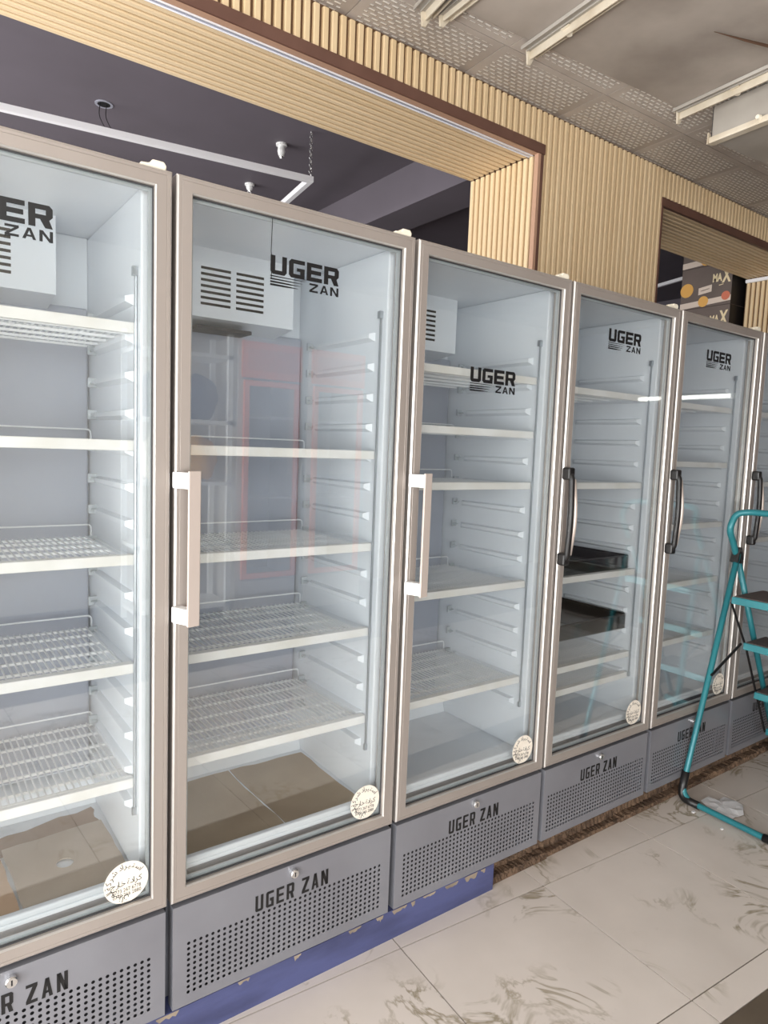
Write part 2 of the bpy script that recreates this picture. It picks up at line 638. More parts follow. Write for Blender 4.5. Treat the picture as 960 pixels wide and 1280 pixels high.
# aluminium light channel let into the front of the large soffit
ch = empty('soffit_light_channel', (0, YW + 0.040, ZS - 0.004))
tag(ch, 'thin aluminium light channel running along the slatted soffit', 'light channel')
m = MB()
m.box(-1.9, XJ - 0.004, -0.013, -0.009, -0.006, 0.0)
m.box(-1.9, XJ - 0.004, 0.009, 0.013, -0.006, 0.0)
m.build('channel_lip', 'led_alu', ch)
MB().box(-1.9, XJ - 0.004, -0.009, 0.009, -0.003, 0.0).build('diffuser', 'led_slot', ch)

# back room: dark ceiling, beam, walls
struct(MB().box(XL, XR, YB, YBK, ZR, ZR + 0.12).build('ceiling_back_room', 'darkpaint'), 'dark purple grey ceiling of the back room')
struct(MB().box(XL, XR, YBK, YBK + 0.12, 0, ZR + 0.12).build('wall_back_room', 'darkpaint'), 'dark far wall of the back room')
struct(MB().box(XR, XR + 0.12, YF, YBK + 0.12, 0, ZR + 0.12).build('wall_right', 'darkpaint'), 'dark end wall beyond the row of refrigerators')
struct(MB().box(2.37, 2.69, YB, YBK, 3.13, ZR).build('beam', 'darkpaint'), 'dark dropped ceiling beam behind the large opening')

# left end: shop front with windows across both rooms
wl = MB()
wl.box(XL - 0.12, XL, YF, YBK, 0, 0.12)
wl.box(XL - 0.12, XL, YF, YBK, 2.9, ZR + 0.12)
for yy in (YF, -2.0, 0.62, 2.0, YBK - 0.12):
    wl.box(XL - 0.12, XL, yy, yy + (0.68 if yy == 0.62 else 0.12), 0.12, 2.9)
struct(wl.build('wall_left', 'wallpaint'), 'shop front wall with tall windows')
for i, (ya, yb) in enumerate(((YF + 0.12, -2.0), (-1.88, 0.62), (1.30, 2.0), (2.12, YBK - 0.12))):
    w = empty('window_%d' % (i + 1), (XL - 0.06, (ya + yb) / 2, 0.12))
    struct(w, 'tall shop front window')
    hw = (yb - ya) / 2
    f = MB()
    f.box(-0.03, 0.03, -hw, -hw + 0.05, 0, 2.78)
    f.box(-0.03, 0.03, hw - 0.05, hw, 0, 2.78)
    f.box(-0.03, 0.03, -hw + 0.05, hw - 0.05, 0, 0.05)
    f.box(-0.03, 0.03, -hw + 0.05, hw - 0.05, 2.73, 2.78)
    f.build('window_frame', 'frame_dark', w)
    MB().box(-0.003, 0.003, -hw + 0.05, hw - 0.05, 0.05, 2.73).build('pane', 'window_glass', w)
# wall behind the camera with one wide window
wf = MB()
wf.box(XL - 0.12, XR + 0.12, YF - 0.12, YF, 0, 0.4)
wf.box(XL - 0.12, XR + 0.12, YF - 0.12, YF, 2.7, ZC + 0.12)
wf.box(XL - 0.12, -2.25, YF - 0.12, YF, 0.4, 2.7)
wf.box(-0.25, XR + 0.12, YF - 0.12, YF, 0.4, 2.7)
struct(wf.build('wall_front', 'wallpaint'), 'cream wall behind the camera with a wide window')
w = struct(empty('window_5', (-1.25, YF - 0.06, 0.4)), 'wide window behind the camera')
f = MB()
for xx in (-1.00, -0.025, 0.95):
    f.box(xx, xx + 0.05, -0.03, 0.03, 0, 2.3)
f.box(-1.00, 1.00, -0.03, 0.03, 0, 0.05)
f.box(-1.00, 1.00, -0.03, 0.03, 2.25, 2.3)
f.build('window_frame', 'frame_dark', w)
for xx in (-0.95, 0.025):
    MB().box(xx, xx + 0.925, -0.003, 0.003, 0.05, 2.25).build('pane', 'window_glass', w)
struct(MB().box(-14, XR + 6, -14, YBK + 6, -0.30, -0.125).build('ground', 'pavement'), 'pale pavement outside the shop')


# ------------------------------------------------------------------ refrigerators
ZB = 0.096       # underside of a refrigerator
ZG = 0.362       # top of the grille panel
ZD0, ZD1 = 0.373, 2.06   # door
YBACK = 0.68
LZ0, LZ1 = 0.43, 2.03    # inside
LY = 0.55

RUN_Z = [0.602 + 0.0857 * k for k in range(15)]


def runner_mesh(side):
    """tapered moulded shelf support on a side wall; side=+1 protrudes towards +x"""
    d = 0.017 * side
    y0, y1 = 0.105, 0.43
    v = [(0, y0, -0.016), (0, y1, -0.014), (0, y1, 0.007), (0, y0, 0.009),
         (d, y0 + 0.008, -0.007), (d, y1 - 0.02, -0.006), (d, y1 - 0.02, 0.003), (d, y0 + 0.008, 0.005)]
    m = MB()
    m.v = v
    m.f = [(0, 1, 2, 3), (4, 5, 6, 7), (0, 1, 5, 4), (1, 2, 6, 5), (2, 3, 7, 6), (3, 0, 4, 7)]
    return m.mesh('shelf_runner', 'liner')


RUN = {1: runner_mesh(1), -1: runner_mesh(-1)}


def letter(ch, ox, oz, w, h, t, mb, y0, y1, th=None):
    th = th or t

    def r(a, b, c, d):
        mb.prism([(ox + a, oz + c), (ox + b, oz + c), (ox + b, oz + d), (ox + a, oz + d)], (y0, y1))

    def pg(*pts):
        mb.prism([(ox + a, oz + b) for a, b in pts], (y0, y1))
    c = t * 0.5
    if ch == 'U':
        r(0, t, th, h); r(w - t, w, th, h); pg((c, 0), (w - c, 0), (w, c), (w, th), (0, th), (0, c))
    elif ch == 'G':
        pg((c, 0), (w, 0), (w, th), (0, th), (0, c)); r(0, t, th, h - th); pg((0, h - th), (w, h - th), (w, h), (c, h), (0, h - c))
        r(w - t, w, th, h * 0.56); r(w * 0.5, w - t, h * 0.38, h * 0.56)
    elif ch == 'E':
        r(0, t, 0, h); r(t, w, 0, th); r(t, w, h - th, h); r(t, w * 0.94, (h - th) / 2, (h + th) / 2)
    elif ch == 'R':
        r(0, t, 0, h); pg((t, h - th), (w, h - th), (w, h - c), (w - c, h), (t, h)); pg((w - t, h * 0.36), (w - c, h * 0.36), (w, h * 0.36 + c), (w, h - th), (w - t, h - th))
        r(t, w - t, h * 0.36, h * 0.36 + th * 0.9); pg((w * 0.46, h * 0.38), (w - t * 0.55, h * 0.38), (w, 0), (w - t * 1.1, 0))
    elif ch == 'Z':
        r(0, w, 0, th); r(0, w, h - th, h); pg((0, th), (t * 1.3, th), (w, h - th), (w - t * 1.3, h - th))
    elif ch == 'A':
        pg((0, 0), (t, 0), (w / 2 + t * 0.35, h), (w / 2 - t * 0.5, h)); pg((w - t, 0), (w, 0), (w / 2 + t * 0.5, h), (w / 2 - t * 0.35, h))
        r(w * 0.25, w * 0.75, h * 0.22, h * 0.22 + th * 0.8)
    elif ch == 'N':
        r(0, t, 0, h); r(w - t, w, 0, h); pg((0, h), (t * 1.1, h), (w, 0), (w - t * 1.1, 0))


def logo_mesh():
    """UGER over ZAN with four tapering lines; origin bottom left, 0.193 wide"""
    mb = MB()
    y0, y1 = -0.0006, 0.0
    Wd, gap = 0.193, 0.006
    lw = (Wd - 3 * gap) / 4
    for i, c in enumerate('UGER'):
        letter(c, i * (lw + gap), 0.0265, lw, 0.044, 0.0125, mb, y0, y1, 0.0098)
    zw = 0.0245
    for i, c in enumerate('ZAN'):
        letter(c, 0.108 + i * (zw + 0.0058), 0.0, zw, 0.0215, 0.0058, mb, y0, y1, 0.0046)
    for k in range(4):
        z = 0.0205 - k * 0.0072
        th = 0.0026 + 0.0008 * k
        e = 0.094 - 0.006 * k
        mb.prism([(0, z), (e * 0.6, z + th * 0.1), (e, z + th * 0.45), (e, z + th * 0.6), (e * 0.6, z + th * 0.9), (0, z + th)], (y0, y1))
    return mb.mesh('logo', 'black_print')


LOGO = logo_mesh()
PANEL_WORDS = []
_x = 0.0
for _word in ('UGER', 'ZAN'):
    _pw = MB()
    for _c in _word:
        letter(_c, _x, 0.0, 0.0225, 0.044, 0.0074, _pw, -0.0003, 0.0003, 0.0068)
        _x += 0.0225 + 0.0078
    PANEL_WORDS.append(_pw.mesh('panel_lettering', 'black_print'))
    _x += 0.016


def arabic(ch, size):
    return text_mesh(ch, size, 'black_print', bold=0.0, extrude=0.00015)


def width(me):
    q = [v.co.x for v in me.vertices]
    return (min(q), max(q)) if q else (0, 0)


def sticker_words():
    lst = []
    # curved line, right to left over the top of the disc
    line = '\ufe8d\ufeb3\ufe98\ufef4\ufeae\ufe8d\ufea9 \ufeb7\ufeae\ufedb\ufe94 \ufe8d\ufedf\ufee4\ufef4\ufeb0\ufe8d\ufee5'
    a, R0 = math.radians(28), 0.0345
    for c in line:
        if c == ' ':
            a += 0.10
            continue
        me = arabic(c, 0.0185)
        x0, x1 = width(me)
        wv = x1 - x0
        a += (wv * 0.5) / R0
        th = a - math.pi / 2          # letters upright at the top
        lst.append((me, Matrix.Translation((R0 * math.cos(a), 0, R0 * math.sin(a))) @ Matrix.Rotation(-th, 4, 'Y') @ Matrix.Translation((-(x0 + x1) / 2, 0, 0))))
        a += (wv * 0.5) / R0 + 0.012
    # straight line
    line = '\ufedb\ufeae\ufe8d\ufea9\ufe93 \ufea7\ufe8e\ufead\ufe9d'[::-1]
    ms = [None if c == ' ' else arabic(c, 0.0195) for c in line]
    tot = sum(0.004 if q is None else width(q)[1] - width(q)[0] for q in ms)
    x = -tot / 2
    for q in ms:
        if q is None:
            x += 0.004
            continue
        a0, a1 = width(q)
        lst.append((q, Matrix.Translation((x - a0, 0, -0.006))))
        x += a1 - a0
    for k, num in enumerate(('0773 267 6778', '0770 266 2880')):
        q = text_mesh(num, 0.0125, 'black_print', bold=0.0, extrude=0.00015)
        a0, a1 = width(q)
        s = 0.064 / (a1 - a0)
        lst.append((q, Matrix.Translation((-0.032, 0, -0.0215 - 0.0115 * k)) @ Matrix.Diagonal((s, 1, 1, 1)) @ Matrix.Translation((-a0, 0, 0))))
    me = join_meshes(lst, 'black_print')
    me.transform(Matrix.Translation((0, -0.0006, 0)))
    return me


WORDS = sticker_words()
_d = MB().prism([(0.05 * math.cos(2 * math.pi * k / 40), 0.05 * math.sin(2 * math.pi * k / 40)) for k in range(40)], (-0.0005, 0.0))
STICK = _d.mesh('sticker', 'sticker')


def perforated(w):
    """grille face with a field of round holes, plus edge returns"""
    mb = MB()
    nx, nz = 38, 10
    px, pz = 0.0155, 0.0143
    gx0 = w / 2 - nx * px / 2
    gz0 = 0.122
    gx1, gz1 = gx0 + nx * px, gz0 + nz * pz
    x0, x1 = 0.004, w - 0.004
    for (a, b, c, d) in ((x0, gx0, ZB, ZG), (gx1, x1, ZB, ZG), (gx0, gx1, ZB, gz0), (gx0, gx1, gz1, ZG)):
        mb.quad((a, 0, c), (b, 0, c), (b, 0, d), (a, 0, d))
    r = 0.0043
    ring = [(math.cos(math.pi / 4 * (k + 0.5) - math.pi), math.sin(math.pi / 4 * (k + 0.5) - math.pi)) for k in range(8)]
    for i in range(nx):
        for j in range(nz):
            cx, cz = gx0 + (i + 0.5) * px, gz0 + (j + 0.5) * pz
            b = len(mb.v)
            mb.v += [(cx - px / 2, 0, cz - pz / 2), (cx + px / 2, 0, cz - pz / 2), (cx + px / 2, 0, cz + pz / 2), (cx - px / 2, 0, cz + pz / 2)]
            mb.v += [(cx + r * q[0], 0, cz + r * q[1]) for q in ring]
            h = [b + 4 + k for k in range(8)]
            # ring starts at angle -157.5 deg and runs counter-clockwise
            mb.f += [(b, h[1], h[0]), (b, b + 1, h[2], h[1]), (b + 1, h[3], h[2]), (b + 1, b + 2, h[4], h[3]),
                     (b + 2, h[5], h[4]), (b + 2, b + 3, h[6], h[5]), (b + 3, h[7], h[6]), (b + 3, b, h[0], h[7])]
    # returns
    mb.quad((x0, 0, ZB), (x0, 0.03, ZB), (x0, 0.03, ZG), (x0, 0, ZG))
    mb.quad((x1, 0, ZB), (x1, 0.03, ZB), (x1, 0.03, ZG), (x1, 0, ZG))
    mb.quad((x0, 0, ZG), (x1, 0, ZG), (x1, 0.03, ZG), (x0, 0.03, ZG))
    mb.quad((x0, 0, ZB), (x1, 0, ZB), (x1, 0.03, ZB), (x0, 0.03, ZB))
    return mb


def shelf_mesh(w, pitch):
    mb = MB()
    x0, x1 = 0.060, w - 0.060
    n = int((x1 - x0) / pitch)
    s = 0.0017
    for i in range(n + 1):
        xx = x0 + (x1 - x0) * i / n
        mb.box(xx - s, xx + s, 0.094, 0.49, 0.001, 0.001 + 2 * s)
    for yy in (0.165, 0.25, 0.335, 0.42, 0.488):
        mb.box(x0 - 0.006, x1 + 0.006, yy - 0.0028, yy + 0.0028, -0.0050, 0.001)
    for xx in (x0 - 0.006, x1 + 0.006):
        mb.box(xx - 0.003, xx + 0.003, 0.092, 0.49, -0.005, 0.001)
    # low back stop
    mb.tube(fillet([(x0, 0.488, 0), (x0, 0.488, 0.036), (x1, 0.488, 0.036), (x1, 0.488, 0)], 0.012, 3), 0.0024, 5)
    return mb


def vent_cover(w):
    """evaporator housing under the roof with two columns of slots"""
    x0, x1 = 0.13, min(0.50, w - 0.14)
    y0, y1 = 0.40, LY
    z0, z1 = 1.838, LZ1
    mb = MB()
    # front face assembled from strips so that the slots are open
    cols = [(0.205, 0.295), (0.312, 0.40)]
    zs = [1.872 + 0.0165 * k for k in range(7)]
    hz = 0.0075
    xe = [x0, cols[0][0], cols[0][1], cols[1][0], cols[1][1], x1]
    for a, b in ((0, 1), (2, 3), (4, 5)):
        mb.quad((xe[a], y0, z0), (xe[b], y0, z0), (xe[b], y0, z1), (xe[a], y0, z1))
    for c in cols:
        prev = z0
        for z in zs:
            mb.quad((c[0], y0, prev), (c[1], y0, prev), (c[1], y0, z), (c[0], y0, z))
            prev = z + hz
        mb.quad((c[0], y0, prev), (c[1], y0, prev), (c[1], y0, z1), (c[0], y0, z1))
    mb.quad((x0, y0, z0), (x0, y1, z0), (x0, y1, z1), (x0, y0, z1))
    mb.quad((x1, y0, z0), (x1, y1, z0), (x1, y1, z1), (x1, y0, z1))
    mb.quad((x0, y0, z0), (x1, y0, z0), (x1, y1, z0 - 0.02), (x0, y1, z0 - 0.02))
    return mb, (x0 + 0.02, x1 - 0.02, y0 + 0.03, y0 + 0.034, 1.86, 1.995)


def refrigerator(x0, w, label, shelves, kind, pitch=0.0158, logo_z=1.867, sticker_on=True, lean=0.0):
    R = empty('display_refrigerator', (x0, 0.0, ZB))
    tag(R, label, 'refrigerator', 'glass door refrigerators in a row')
    Z = -ZB   # parts are modelled in world heights and shifted by the root

    def part(mb, name, m, parent=None, **k):
        o = mb.build(name, m, parent or R, **k)
        if parent is None:
            o.location.z = Z
        return o
    # outer shell with front flange
    c = MB()
    t = 0.045
    c.box(0.003, 0.012, 0.052, YBACK, ZB, 2.052)
    c.box(w - 0.012, w - 0.003, 0.052, YBACK, ZB, 2.052)
    c.box(0.012, w - 0.012, YBACK - 0.01, YBACK, ZB, 2.052)
    c.box(0.012, w - 0.012, 0.052, YBACK - 0.01, LZ1 + 0.012, 2.052)
    c.box(0.012, w - 0.012, 0.052, YBACK - 0.01, 0.375, LZ0 - 0.012)
    c.box(0.012, w - 0.012, 0.032, YBACK - 0.01, ZB, ZB + 0.012)
    part(c, 'cabinet', 'shell', bevel=0.0015)
    part(MB().box(0.014, w - 0.014, 0.06, 0.07, ZB + 0.012, 0.374), 'bay_shade_plate', 'cavity')  # near-black plate painting the dark of the bay behind the grille holes
    # white liner: thick walled tray open to the front, with a raised step at the back
    l = MB()
    a, b = 0.052, w - 0.052
    l.box(0.012, a, 0.050, LY + 0.01, LZ0, LZ1)
    l.box(b, w - 0.012, 0.050, LY + 0.01, LZ0, LZ1)
    l.box(a, b, LY, LY + 0.01, LZ0, LZ1)
    l.box(0.012, w - 0.012, 0.050, LY + 0.01, LZ1, LZ1 + 0.012)
    l.box(0.012, w - 0.012, 0.050, LY + 0.01, LZ0 - 0.012, LZ0)
    l.box(a, b, 0.050, 0.068, LZ0, LZ0 + 0.016)
    l.prism([(0.47, LZ0), (LY, LZ0), (LY, LZ0 + 0.08), (0.49, LZ0 + 0.07)], (a, b), 'x')
    part(l, 'liner', 'liner', bevel=0.004)
    # back duct plate
    part(MB().box(a + 0.006, b - 0.006, LY - 0.022, LY, 0.520, 1.836), 'back_plate', 'back_plate', bevel=0.006)
    v, dk = vent_cover(w)
    vc = part(v, 'evaporator_cover', 'liner')
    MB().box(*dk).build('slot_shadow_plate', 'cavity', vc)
    MB().box(0.20, 0.37, 0.415, 0.50, 1.808, 1.818).build('drip_slot', 'gasket', vc)
    for z in RUN_Z:
        for side, xx in ((1, a), (-1, b)):
            o = obj('shelf_runner', RUN[side], R)
            o.location = (xx, 0, z + Z)
    cl = MB()
    for z in RUN_Z:
        for xx in (a, b - 0.022):
            cl.box(xx, xx + 0.022, 0.455, 0.463, z - 0.012, z + 0.012)
            cl.box(xx + 0.004, xx + 0.018, 0.440, 0.456, z - 0.004, z + 0.001)
    part(cl, 'clip_strip', 'spacer')['kind'] = 'stuff'
    # shelves
    me = None
    for z in shelves:
        if me is None:
            me = shelf_mesh(w, pitch).mesh('wire_shelf', 'wire')
            fr = MB().box(0.056, w - 0.056, 0.080, 0.094, -0.012, 0.012)
            fr.box(0.056, w - 0.056, 0.094, 0.104, 0.008, 0.012)
            frm = fr.mesh('front_rail', 'rail_white')
        o = obj('wire_shelf', me, R)
        o.location = (0, 0, z + Z)
        obj('front_rail', frm, o, bevel=0.002)
    # upright rod at the right front
    rd = MB().tube([(b - 0.004, 0.074, 0.60), (b - 0.004, 0.074, 1.855)], 0.0035, 6)
    rd.box(b - 0.010, b + 0.001, 0.070, 0.078, 0.588, 0.606)
    rd.box(b - 0.012, b + 0.001, 0.068, 0.080, 1.845, 1.865)
    part(rd, 'upright_rod', 'rodmetal')
    # door
    D = MB()
    D.ring(0, w, ZD0, ZD1, [(0.0, 0.045), (0.0, 0.0045), (0.0025, 0.0012), (0.0045, 0.0), (0.0105, 0.0), (0.0112, 0.0009), (0.0120, 0.0),
                            (0.0335, 0.0), (0.0355, 0.004), (0.0355, 0.045)])
    door = part(D, 'door', 'alu')
    MB().ring(-0.0003, w + 0.0003, ZD0 - 0.0003, ZD1 + 0.0003, [(0.0, 0.0055), (0.0, 0.0040), (0.0025, 0.0006), (0.0040, -0.0004), (0.0040, 0.001)]).build('edge_highlight', 'alu_edge', door)  # brighter rim that paints the highlight onto the door's outer edge
    MB().ring(0.0338, w - 0.0338, ZD0 + 0.0338, ZD1 - 0.0338, [(0, -0.0004), (0.0, 0.002), (0.0024, 0.006), (0.0024, 0.0036)]).build('door_lip', 'alu_edge', door)
    MB().ring(0.0353, w - 0.0353, ZD0 + 0.0353, ZD1 - 0.0353, [(0, 0.014), (0.0030, 0.014), (0.0030, 0.0178), (0, 0.0178)]).build('glazing_seal', 'gasket', door)  # dark rubber; its top run also paints the shadow line under the frame
    MB().ring(0.0353, w - 0.0353, ZD0 + 0.0353, ZD1 - 0.0353, [(0, 0.0224), (0.0090, 0.0224), (0.0090, 0.030), (0, 0.030)]).build('spacer_bar', 'spacer', door)
    MB().ring(0.010, w - 0.010, ZD0 + 0.012, ZD1 - 0.012, [(0, 0.045), (0.018, 0.045), (0.018, 0.052), (0, 0.052)]).build('door_gasket', 'gasket_light', door)
    MB().box(0.0353, w - 0.0353, 0.0180, 0.0220, ZD0 + 0.0353, ZD1 - 0.0353).build('glass_pane', 'glass', door)
    # hinge cap on the top right corner
    h = MB().prism([(w - 0.052, ZD1), (w - 0.012, ZD1), (w - 0.010, ZD1 + 0.010), (w - 0.016, ZD1 + 0.018), (w - 0.040, ZD1 + 0.018), (w - 0.047, ZD1 + 0.009), (w - 0.066, ZD1 + 0.007), (w - 0.066, ZD1 + 0.001)], (0.006, 0.042))
    h.build('hinge_cap', 'hinge', door, bevel=0.003)
    if kind == 'plate':
        H = MB()
        z0, z1 = 1.065, 1.418
        H.prism([(0.014, -0.052), (0.043, -0.047), (0.045, -0.043), (0.043, -0.041), (0.014, -0.044)], (z0, z1), 'z')
        ho = H.build('door_handle', 'handle', door, bevel=0.0015)
        for zz in (z0 + 0.004, z1 - 0.040):
            B = MB().prism([(-0.006, 0.0), (0.020, 0.0), (0.034, -0.0435), (0.0125, -0.048), (-0.004, -0.012)], (zz, zz + 0.036), 'z')
            B.build('handle_bracket', 'handle_white', door, bevel=0.0015)
    elif kind == 'bow':
        z0, z1 = 1.118, 1.428
        path = fillet([(0.010, 0.0, z0), (0.004, -0.034, z0 + 0.012), (0.000, -0.044, (z0 + z1) / 2), (0.004, -0.034, z1 - 0.012), (0.010, 0.0, z1)], 0.05, 6)
        H = MB().tube(path, 0.0105, 8)
        H.build('door_handle', 'blackplastic', door, smooth=True)
        mid = (z0 + z1) / 2
        inl = MB().tube(fillet([(0.019, -0.032, z0 + 0.026), (0.016, -0.052, mid), (0.019, -0.032, z1 - 0.026)], 0.12, 6), 0.0080, 8)
        inl.build('handle_inlay', 'handle', door, smooth=True)
        for zz in (z0 - 0.012, z1 - 0.028):
            MB().box(-0.008, 0.022, -0.034, 0.0, zz, zz + 0.042).build('handle_mount', 'blackplastic', door, bevel=0.006)
    # logo and sticker on the glass
    lo = obj('logo', LOGO, R)
    lo.location = (w / 2 - 0.0965, 0.0175, logo_z + Z)
    tag(lo, 'black UGER ZAN lettering with four tapering lines')
    if sticker_on:
        st = obj('sticker', STICK, R)
        st.location = (w - 0.090, 0.0175, 0.460 + Z)
        st.rotation_euler = (0, math.radians(lean), 0)
        tag(st, 'round ivory sticker with black Arabic writing and phone numbers')
        obj('sticker_lettering', WORDS, st)
    # grille panel
    g = part(perforated(w), 'grille_panel', 'grille')
    tag(g, 'blue grey perforated lower panel')
    for pw in PANEL_WORDS:
        wd = obj('panel_lettering', pw, g)
        wd.location = (w / 2 - 0.110, -0.0006, 0.268)
    lk = MB()
    ringp = [(0.0, -0.0125), (0.0105, -0.0125), (0.0125, -0.010), (0.0125, 0.0)]
    n = 14
    bb = len(lk.v)
    for (rr, yy) in ringp[1:]:
        for k in range(n):
            lk.v.append((rr * math.cos(2 * math.pi * k / n), yy, rr * math.sin(2 * math.pi * k / n)))
    lk.f.append(tuple(range(n)))
    for s_ in range(2):
        for k in range(n):
            k2 = (k + 1) % n
            lk.f.append((s_ * n + k, s_ * n + k2, (s_ + 1) * n + k2, (s_ + 1) * n + k))
    lo2 = lk.build('lock', 'chrome', g)
    lo2.location = (w / 2, 0, 0.340)
    MB().box(-0.0015, 0.0015, -0.0130, -0.0120, -0.006, 0.006).build('keyhole', 'cavity', R).location = (w / 2, 0, 0.340 + Z)
    return R


refrigerator(-0.6703, 0.660, 'silver glass-door refrigerator nearest the left edge, closest to the camera',
             [1.732, 1.469, 1.205, 0.946, 0.664], 'plate', pitch=0.0148, lean=-3)
F2 = refrigerator(0.0, 0.660, 'silver glass-door refrigerator with beige handle, second from the left, brown cardboard on its floor',
                  [1.463, 1.197, 0.946, 0.680], 'plate', pitch=0.0152, lean=2)
refrigerator(0.6731, 0.6488, 'silver glass-door refrigerator with beige handle and its logo set lower than the others',
             [1.729, 1.547, 1.373, 1.029, 0.685], 'plate', pitch=0.0152, logo_z=1.668, lean=4)
refrigerator(1.3342, 0.6364, 'silver glass-door refrigerator with black bow handle and dark trays on its shelves',
             [1.716, 1.372, 1.022, 0.680, 0.592], 'bow', pitch=0.0152)
refrigerator(1.9873, 0.6409, 'silver glass-door refrigerator with black bow handle, partly hidden by the teal step ladder',
             [1.709, 1.462, 1.192, 0.939, 0.685], 'bow', pitch=0.0152)
refrigerator(2.6450, 0.6450, 'silver glass-door refrigerator cut off by the right edge behind the step ladder',
             [1.709, 1.375, 1.10, 0.77], 'bow', pitch=0.0152, sticker_on=False)

# hairline on the glass of the second refrigerator
cr_ = MB().tube([(0.2365, 0.0174, 2.022), (0.2345, 0.0174, 1.945), (0.2375, 0.0174, 1.925), (0.2360, 0.0174, 1.880)], 0.0010, 4).build('crack', 'black_print', F2)
cr_.location.z = -ZB
tag(cr_, 'thin dark crack running down from the top of the glass')


# ------------------------------------------------------------------ loose sheets and trays inside
def sheet(name, outer, hole, z, th, m, label, cat='cardboard', group=None, warp=0.0):
    bm = bmesh.new()

    def loop(pts):
        vs = [bm.verts.new((p[0], p[1], 0)) for p in pts]
        return [bm.edges.new((vs[i], vs[(i + 1) % len(vs)])) for i in range(len(vs))]
    e = loop(outer)
    if hole:
        e += loop(hole)
    bmesh.ops.triangle_fill(bm, use_beauty=True, use_dissolve=False, edges=e)
    me = bpy.data.meshes.new(name)
    bm.to_mesh(me)
    bm.free()
    me.materials.append(M[m])
    o = obj(name, me)
    o.location = (0, 0, z)
    md = o.modifiers.new('thickness', 'SOLIDIFY')
    md.thickness = th
    md.offset = 1.0
    tag(o, label, cat, group)
    return o


def ragged(pts, amp, n=6):
    out = []
    for i in range(len(pts)):
        a, b = Vector(pts[i]), Vector(pts[(i + 1) % len(pts)])
        nrm = Vector((-(b - a).y, (b - a).x)).normalized()
        for k in range(n):
            t = k / n
            out.append(tuple(a.lerp(b, t) + nrm * (random.uniform(-amp, amp) if k else 0)))
    return out


hole = [(-0.196 + 0.020 * math.cos(2 * math.pi * k / 12), 0.207 + 0.021 * math.sin(2 * math.pi * k / 12)) for k in range(12)]
sheet('cardboard_sheet', ragged([(-0.305, 0.075), (-0.072, 0.075), (-0.076, 0.360), (-0.318, 0.345)], 0.0025), hole, LZ0 + 0.0045, 0.003, 'card',
      'grey-brown cardboard sheet with a hole in the leftmost refrigerator', group='cardboard lining the refrigerator floors')
sheet('cardboard_sheet', ragged([(-0.610, 0.075), (-0.312, 0.075), (-0.326, 0.345), (-0.610, 0.35)], 0.0025), None, LZ0 + 0.0045, 0.003, 'card2',
      'tan cardboard sheet at the left edge of the picture', group='cardboard lining the refrigerator floors')
sheet('cardboard_sheet', ragged([(-0.60, 0.30), (-0.078, 0.33), (-0.082, 0.450), (-0.34, 0.400), (-0.60, 0.42)], 0.008), None, LZ0 + 0.001, 0.003, 'card4',
      'torn brown cardboard strip at the back of the leftmost refrigerator', group='cardboard lining the refrigerator floors')
sheet('cardboard_sheet', ragged([(0.060, 0.075), (0.345, 0.075), (0.335, 0.455), (0.060, 0.45)], 0.005), None, LZ0 + 0.001, 0.003, 'card3',
      'left half of the brown cardboard in the second refrigerator from the left', group='cardboard lining the refrigerator floors')
sheet('cardboard_sheet', ragged([(0.350, 0.075), (0.600, 0.075), (0.598, 0.45), (0.340, 0.455)], 0.005), None, LZ0 + 0.001, 0.003, 'card3',
      'right half of the brown cardboard in the second refrigerator from the left', group='cardboard lining the refrigerator floors')


def tray(x0, x1, y0, y1, z, h, label, rx=0.0):
    T = empty('serving_tray', ((x0 + x1) / 2, y0, z))
    T.rotation_euler = (rx, 0, 0)
    tag(T, label, 'tray', 'dark trays')
    hw, d = (x1 - x0) / 2, y1 - y0
    MB().box(-hw, hw, 0, d, 0.0, 0.004).build('tray_base', 'smoke', T, bevel=0.001)
    s = MB()
    for (a, b, c, e) in ((-hw, hw, 0, 0.004), (-hw, hw, d - 0.004, d), (-hw, -hw + 0.004, 0.004, d - 0.004), (hw - 0.004, hw, 0.004, d - 0.004)):
        s.box(a, b, c, e, 0.004, h)
    s.build('tray_side', 'smoke', T)
    r = MB().tube(fillet([(-hw, 0, h), (hw, 0, h), (hw, d, h), (-hw, d, h), (-hw, 0.0, h)], 0.015, 3), 0.0035, 6)
    r.build('tray_rim', 'blackplastic', T)
    return T


tray(1.400, 1.905, 0.108, 0.475, 1.030, 0.055, 'shallow dark tray on the middle shelf of the fourth refrigerator')
tray(1.391, 1.914, 0.108, 0.475, 0.7805, 0.060, 'dark smoked tray resting on the side runners in the fourth refrigerator')


# ------------------------------------------------------------------ plinth and rubble under the row
pl = empty('plinth_beam', (0, 0.002, 0))
tag(pl, 'worn blue painted timber plinth under the nearer refrigerators', 'plinth')
n = 60
mb = MB()
pts_top = []
x0, x1 = -1.2, 1.105
for i in range(n + 1):
    x = x0 + (x1 - x0) * i / n
    dz = 0.0935 + random.uniform(-0.0020, 0.0012)
    pts_top.append((x, dz))
for i in range(n):
    (xa, za), (xb, zb) = pts_top[i], pts_top[i + 1]
    mb.quad((xa, 0, 0), (xb, 0, 0), (xb, 0, zb), (xa, 0, za))
    mb.quad((xa, 0, za), (xb, 0, zb), (xb, 0.09, 0.0935), (xa, 0.09, 0.0935))
    mb.quad((xa, 0.09, 0), (xb, 0.09, 0), (xb, 0.09, 0.0935), (xa, 0.09, 0.0935))
mb.quad((x1, 0, 0), (x1, 0.09, 0), (x1, 0.09, 0.0935), (x1, 0, pts_top[-1][1]))
mb.quad((x0, 0, 0), (x0, 0.09, 0), (x0, 0.09, 0.0935), (x0, 0, pts_top[0][1]))
mb.build('beam_body', 'blue', pl)
x = -0.6
